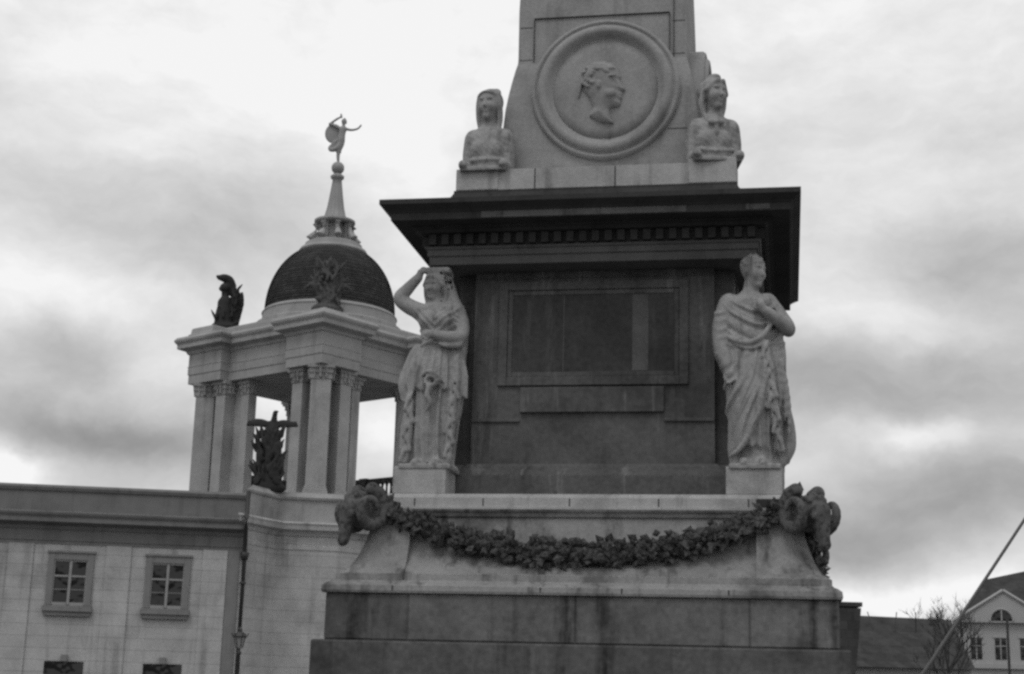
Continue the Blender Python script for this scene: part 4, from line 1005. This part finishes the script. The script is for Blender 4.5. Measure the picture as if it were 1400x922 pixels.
for x in (1.35, 3.45, 5.6, 8.2, 10.6):
    MB().box(x-.48, x+.48, -.03, -.01, 5.75, 7.65).build('window', M_GLASS, HS)
    MB().box(x-.62, x+.62, -.10, 0, 7.66, 7.86).box(x-.04, x+.04, -.06, -.031, 5.75, 7.65).box(x-.45, x+.45, -.055, -.031, 6.9, 6.98).build('window_trim', M_HOUSE, HS)
rf = MB(); rf.add([(-.4, .2, 9.05), (14.6, .2, 9.05), (14.6, 10.4, 9.05), (-.4, 10.4, 9.05), (2.6, 4.5, 13.2), (10.5, 5, 15.0)], [(0, 1, 5, 4), (1, 2, 5), (2, 3, 4, 5), (3, 0, 4), (0, 3, 2, 1)]); rf.build('roof', M_ROOF, HS)
MB().box(6.9, 7.7, 4.5, 5.3, 13.0, 16.6).build('chimney', M_ROOF, HS)

LB = empty('low_building', (25.6, 118, 0), R(0)); tag(LB, 'long low building with dark tiled roof between the monument and the pale house', 'building')
MB().box(0, 9.9, 0, 11, 0, 4.35).build('wall', M_HOUSE, LB)
MB().add([(-.3, -.6, 4.3), (10.1, -.6, 4.3), (10.1, 5.5, 8.3), (-.3, 5.5, 8.5), (-.3, 11.6, 4.3), (10.1, 11.6, 4.3)], [(0, 1, 2, 3), (3, 2, 5, 4), (0, 3, 4), (1, 5, 2), (0, 4, 5, 1)]).build('roof', M_ROOF, LB)
rr = random.Random(3)
for i in range(5): MB().tube([(2+i*1.55+rr.uniform(-.3, .3), 3.0+rr.uniform(0, 2), 6.3), (2+i*1.55+rr.uniform(-.3, .3), 3.0+rr.uniform(0, 2), 8.7)], .04, 5).build('roof_rod', M_IRON, LB)
DB = empty('dark_tower_block', (24.0, 108, 0)); tag(DB, 'narrow dark flat-topped block just right of the monument base', 'building')
MB().add([(-4, 0, 0), (.1, 0, 0), (.98, 0, 8.1), (-4, 0, 8.2), (-4, 5, 0), (.1, 5, 0), (.98, 5, 8.1), (-4, 5, 8.2)], [(0, 1, 2, 3), (7, 6, 5, 4), (1, 5, 6, 2), (0, 3, 7, 4), (3, 2, 6, 7), (0, 4, 5, 1)]).build('wall', M_ROOF, DB)
MB().box(-4.1, 1.05, -.1, 5.1, 8.2, 8.5).build('roof_slab', M_ROOF, DB)

# bare trees
def bare_tree(name, x, y, h, lean, seed, label):
    e = empty(name, (x, y, 0)); tag(e, label, 'tree', 'bare trees beyond the low roof'); rr = random.Random(seed)
    tr = MB(); br = MB()
    def grow(p, d, ln, r, lv):
        pts = [p]; q = Vector(p); dd = Vector(d)
        for i in range(4):
            dd = (dd+Vector((rr.uniform(-.16, .16), rr.uniform(-.16, .16), rr.uniform(-.04, .12)))).normalized(); q = q+dd*ln/4; pts.append(tuple(q))
        (tr if lv == 0 else br).tube(pts, [r*(1-.13*i) for i in range(5)], 6 if lv < 2 else 4)
        if lv < 5:
            for i in range(3 if lv else 7):
                t = pts[rr.choice((2, 3, 4))] if lv else pts[rr.choice((2, 3, 4, 4))]
                nd = (dd+Vector((rr.uniform(-.8, .8), rr.uniform(-.8, .8), rr.uniform(-.1, .5)))).normalized(); grow(t, nd, ln*rr.uniform(.55, .72), max(r*.52, .018), lv+1)
    grow((0, 0, 0), Vector((lean, 0, 1)).normalized(), h*.42, .20, 0)
    tr.build('trunk', M_BARK, e); br.build('crown', M_BARK, e)
bare_tree('bare_tree', 32.7, 113, 9.6, -.12, 5, 'leafless tree with fine twigs rising behind the dark low roof')
bare_tree('bare_tree', 46.3, 160, 12.6, -.05, 12, 'leafless tree reaching up behind the left slope of the pale house roof')

# slanted mast at the far right, with stay wire
PL = empty('slanted_mast', (14.2, 60, 0)); tag(PL, 'long thin grey mast leaning to the right in front of the pale house', 'mast')
MB().tube([(0, 0, 0), (2.3, 0, 3.2), (6.2, 0, 8.8), (12.4, 0, 17.7)], [.075, .07, .06, .045], 10).build('pole', M_POLE, PL, smooth=True)
MB().lathe([(.35, 0), (.35, .2), (.2, .3)], 12).build('foot', M_IRON, PL)
PP = empty('flagpole', (43.0, 132, 0)); tag(PP, 'thin upright dark pole standing in front of the pediment windows', 'pole')
MB().tube([(0, 0, 0), (0, 0, 9.1)], [.14, .11], 8).build('pole', M_IRON, PP); MB().lathe([(.3, 0), (.3, .3), (.16, .4)], 10).build('foot', M_IRON, PP)
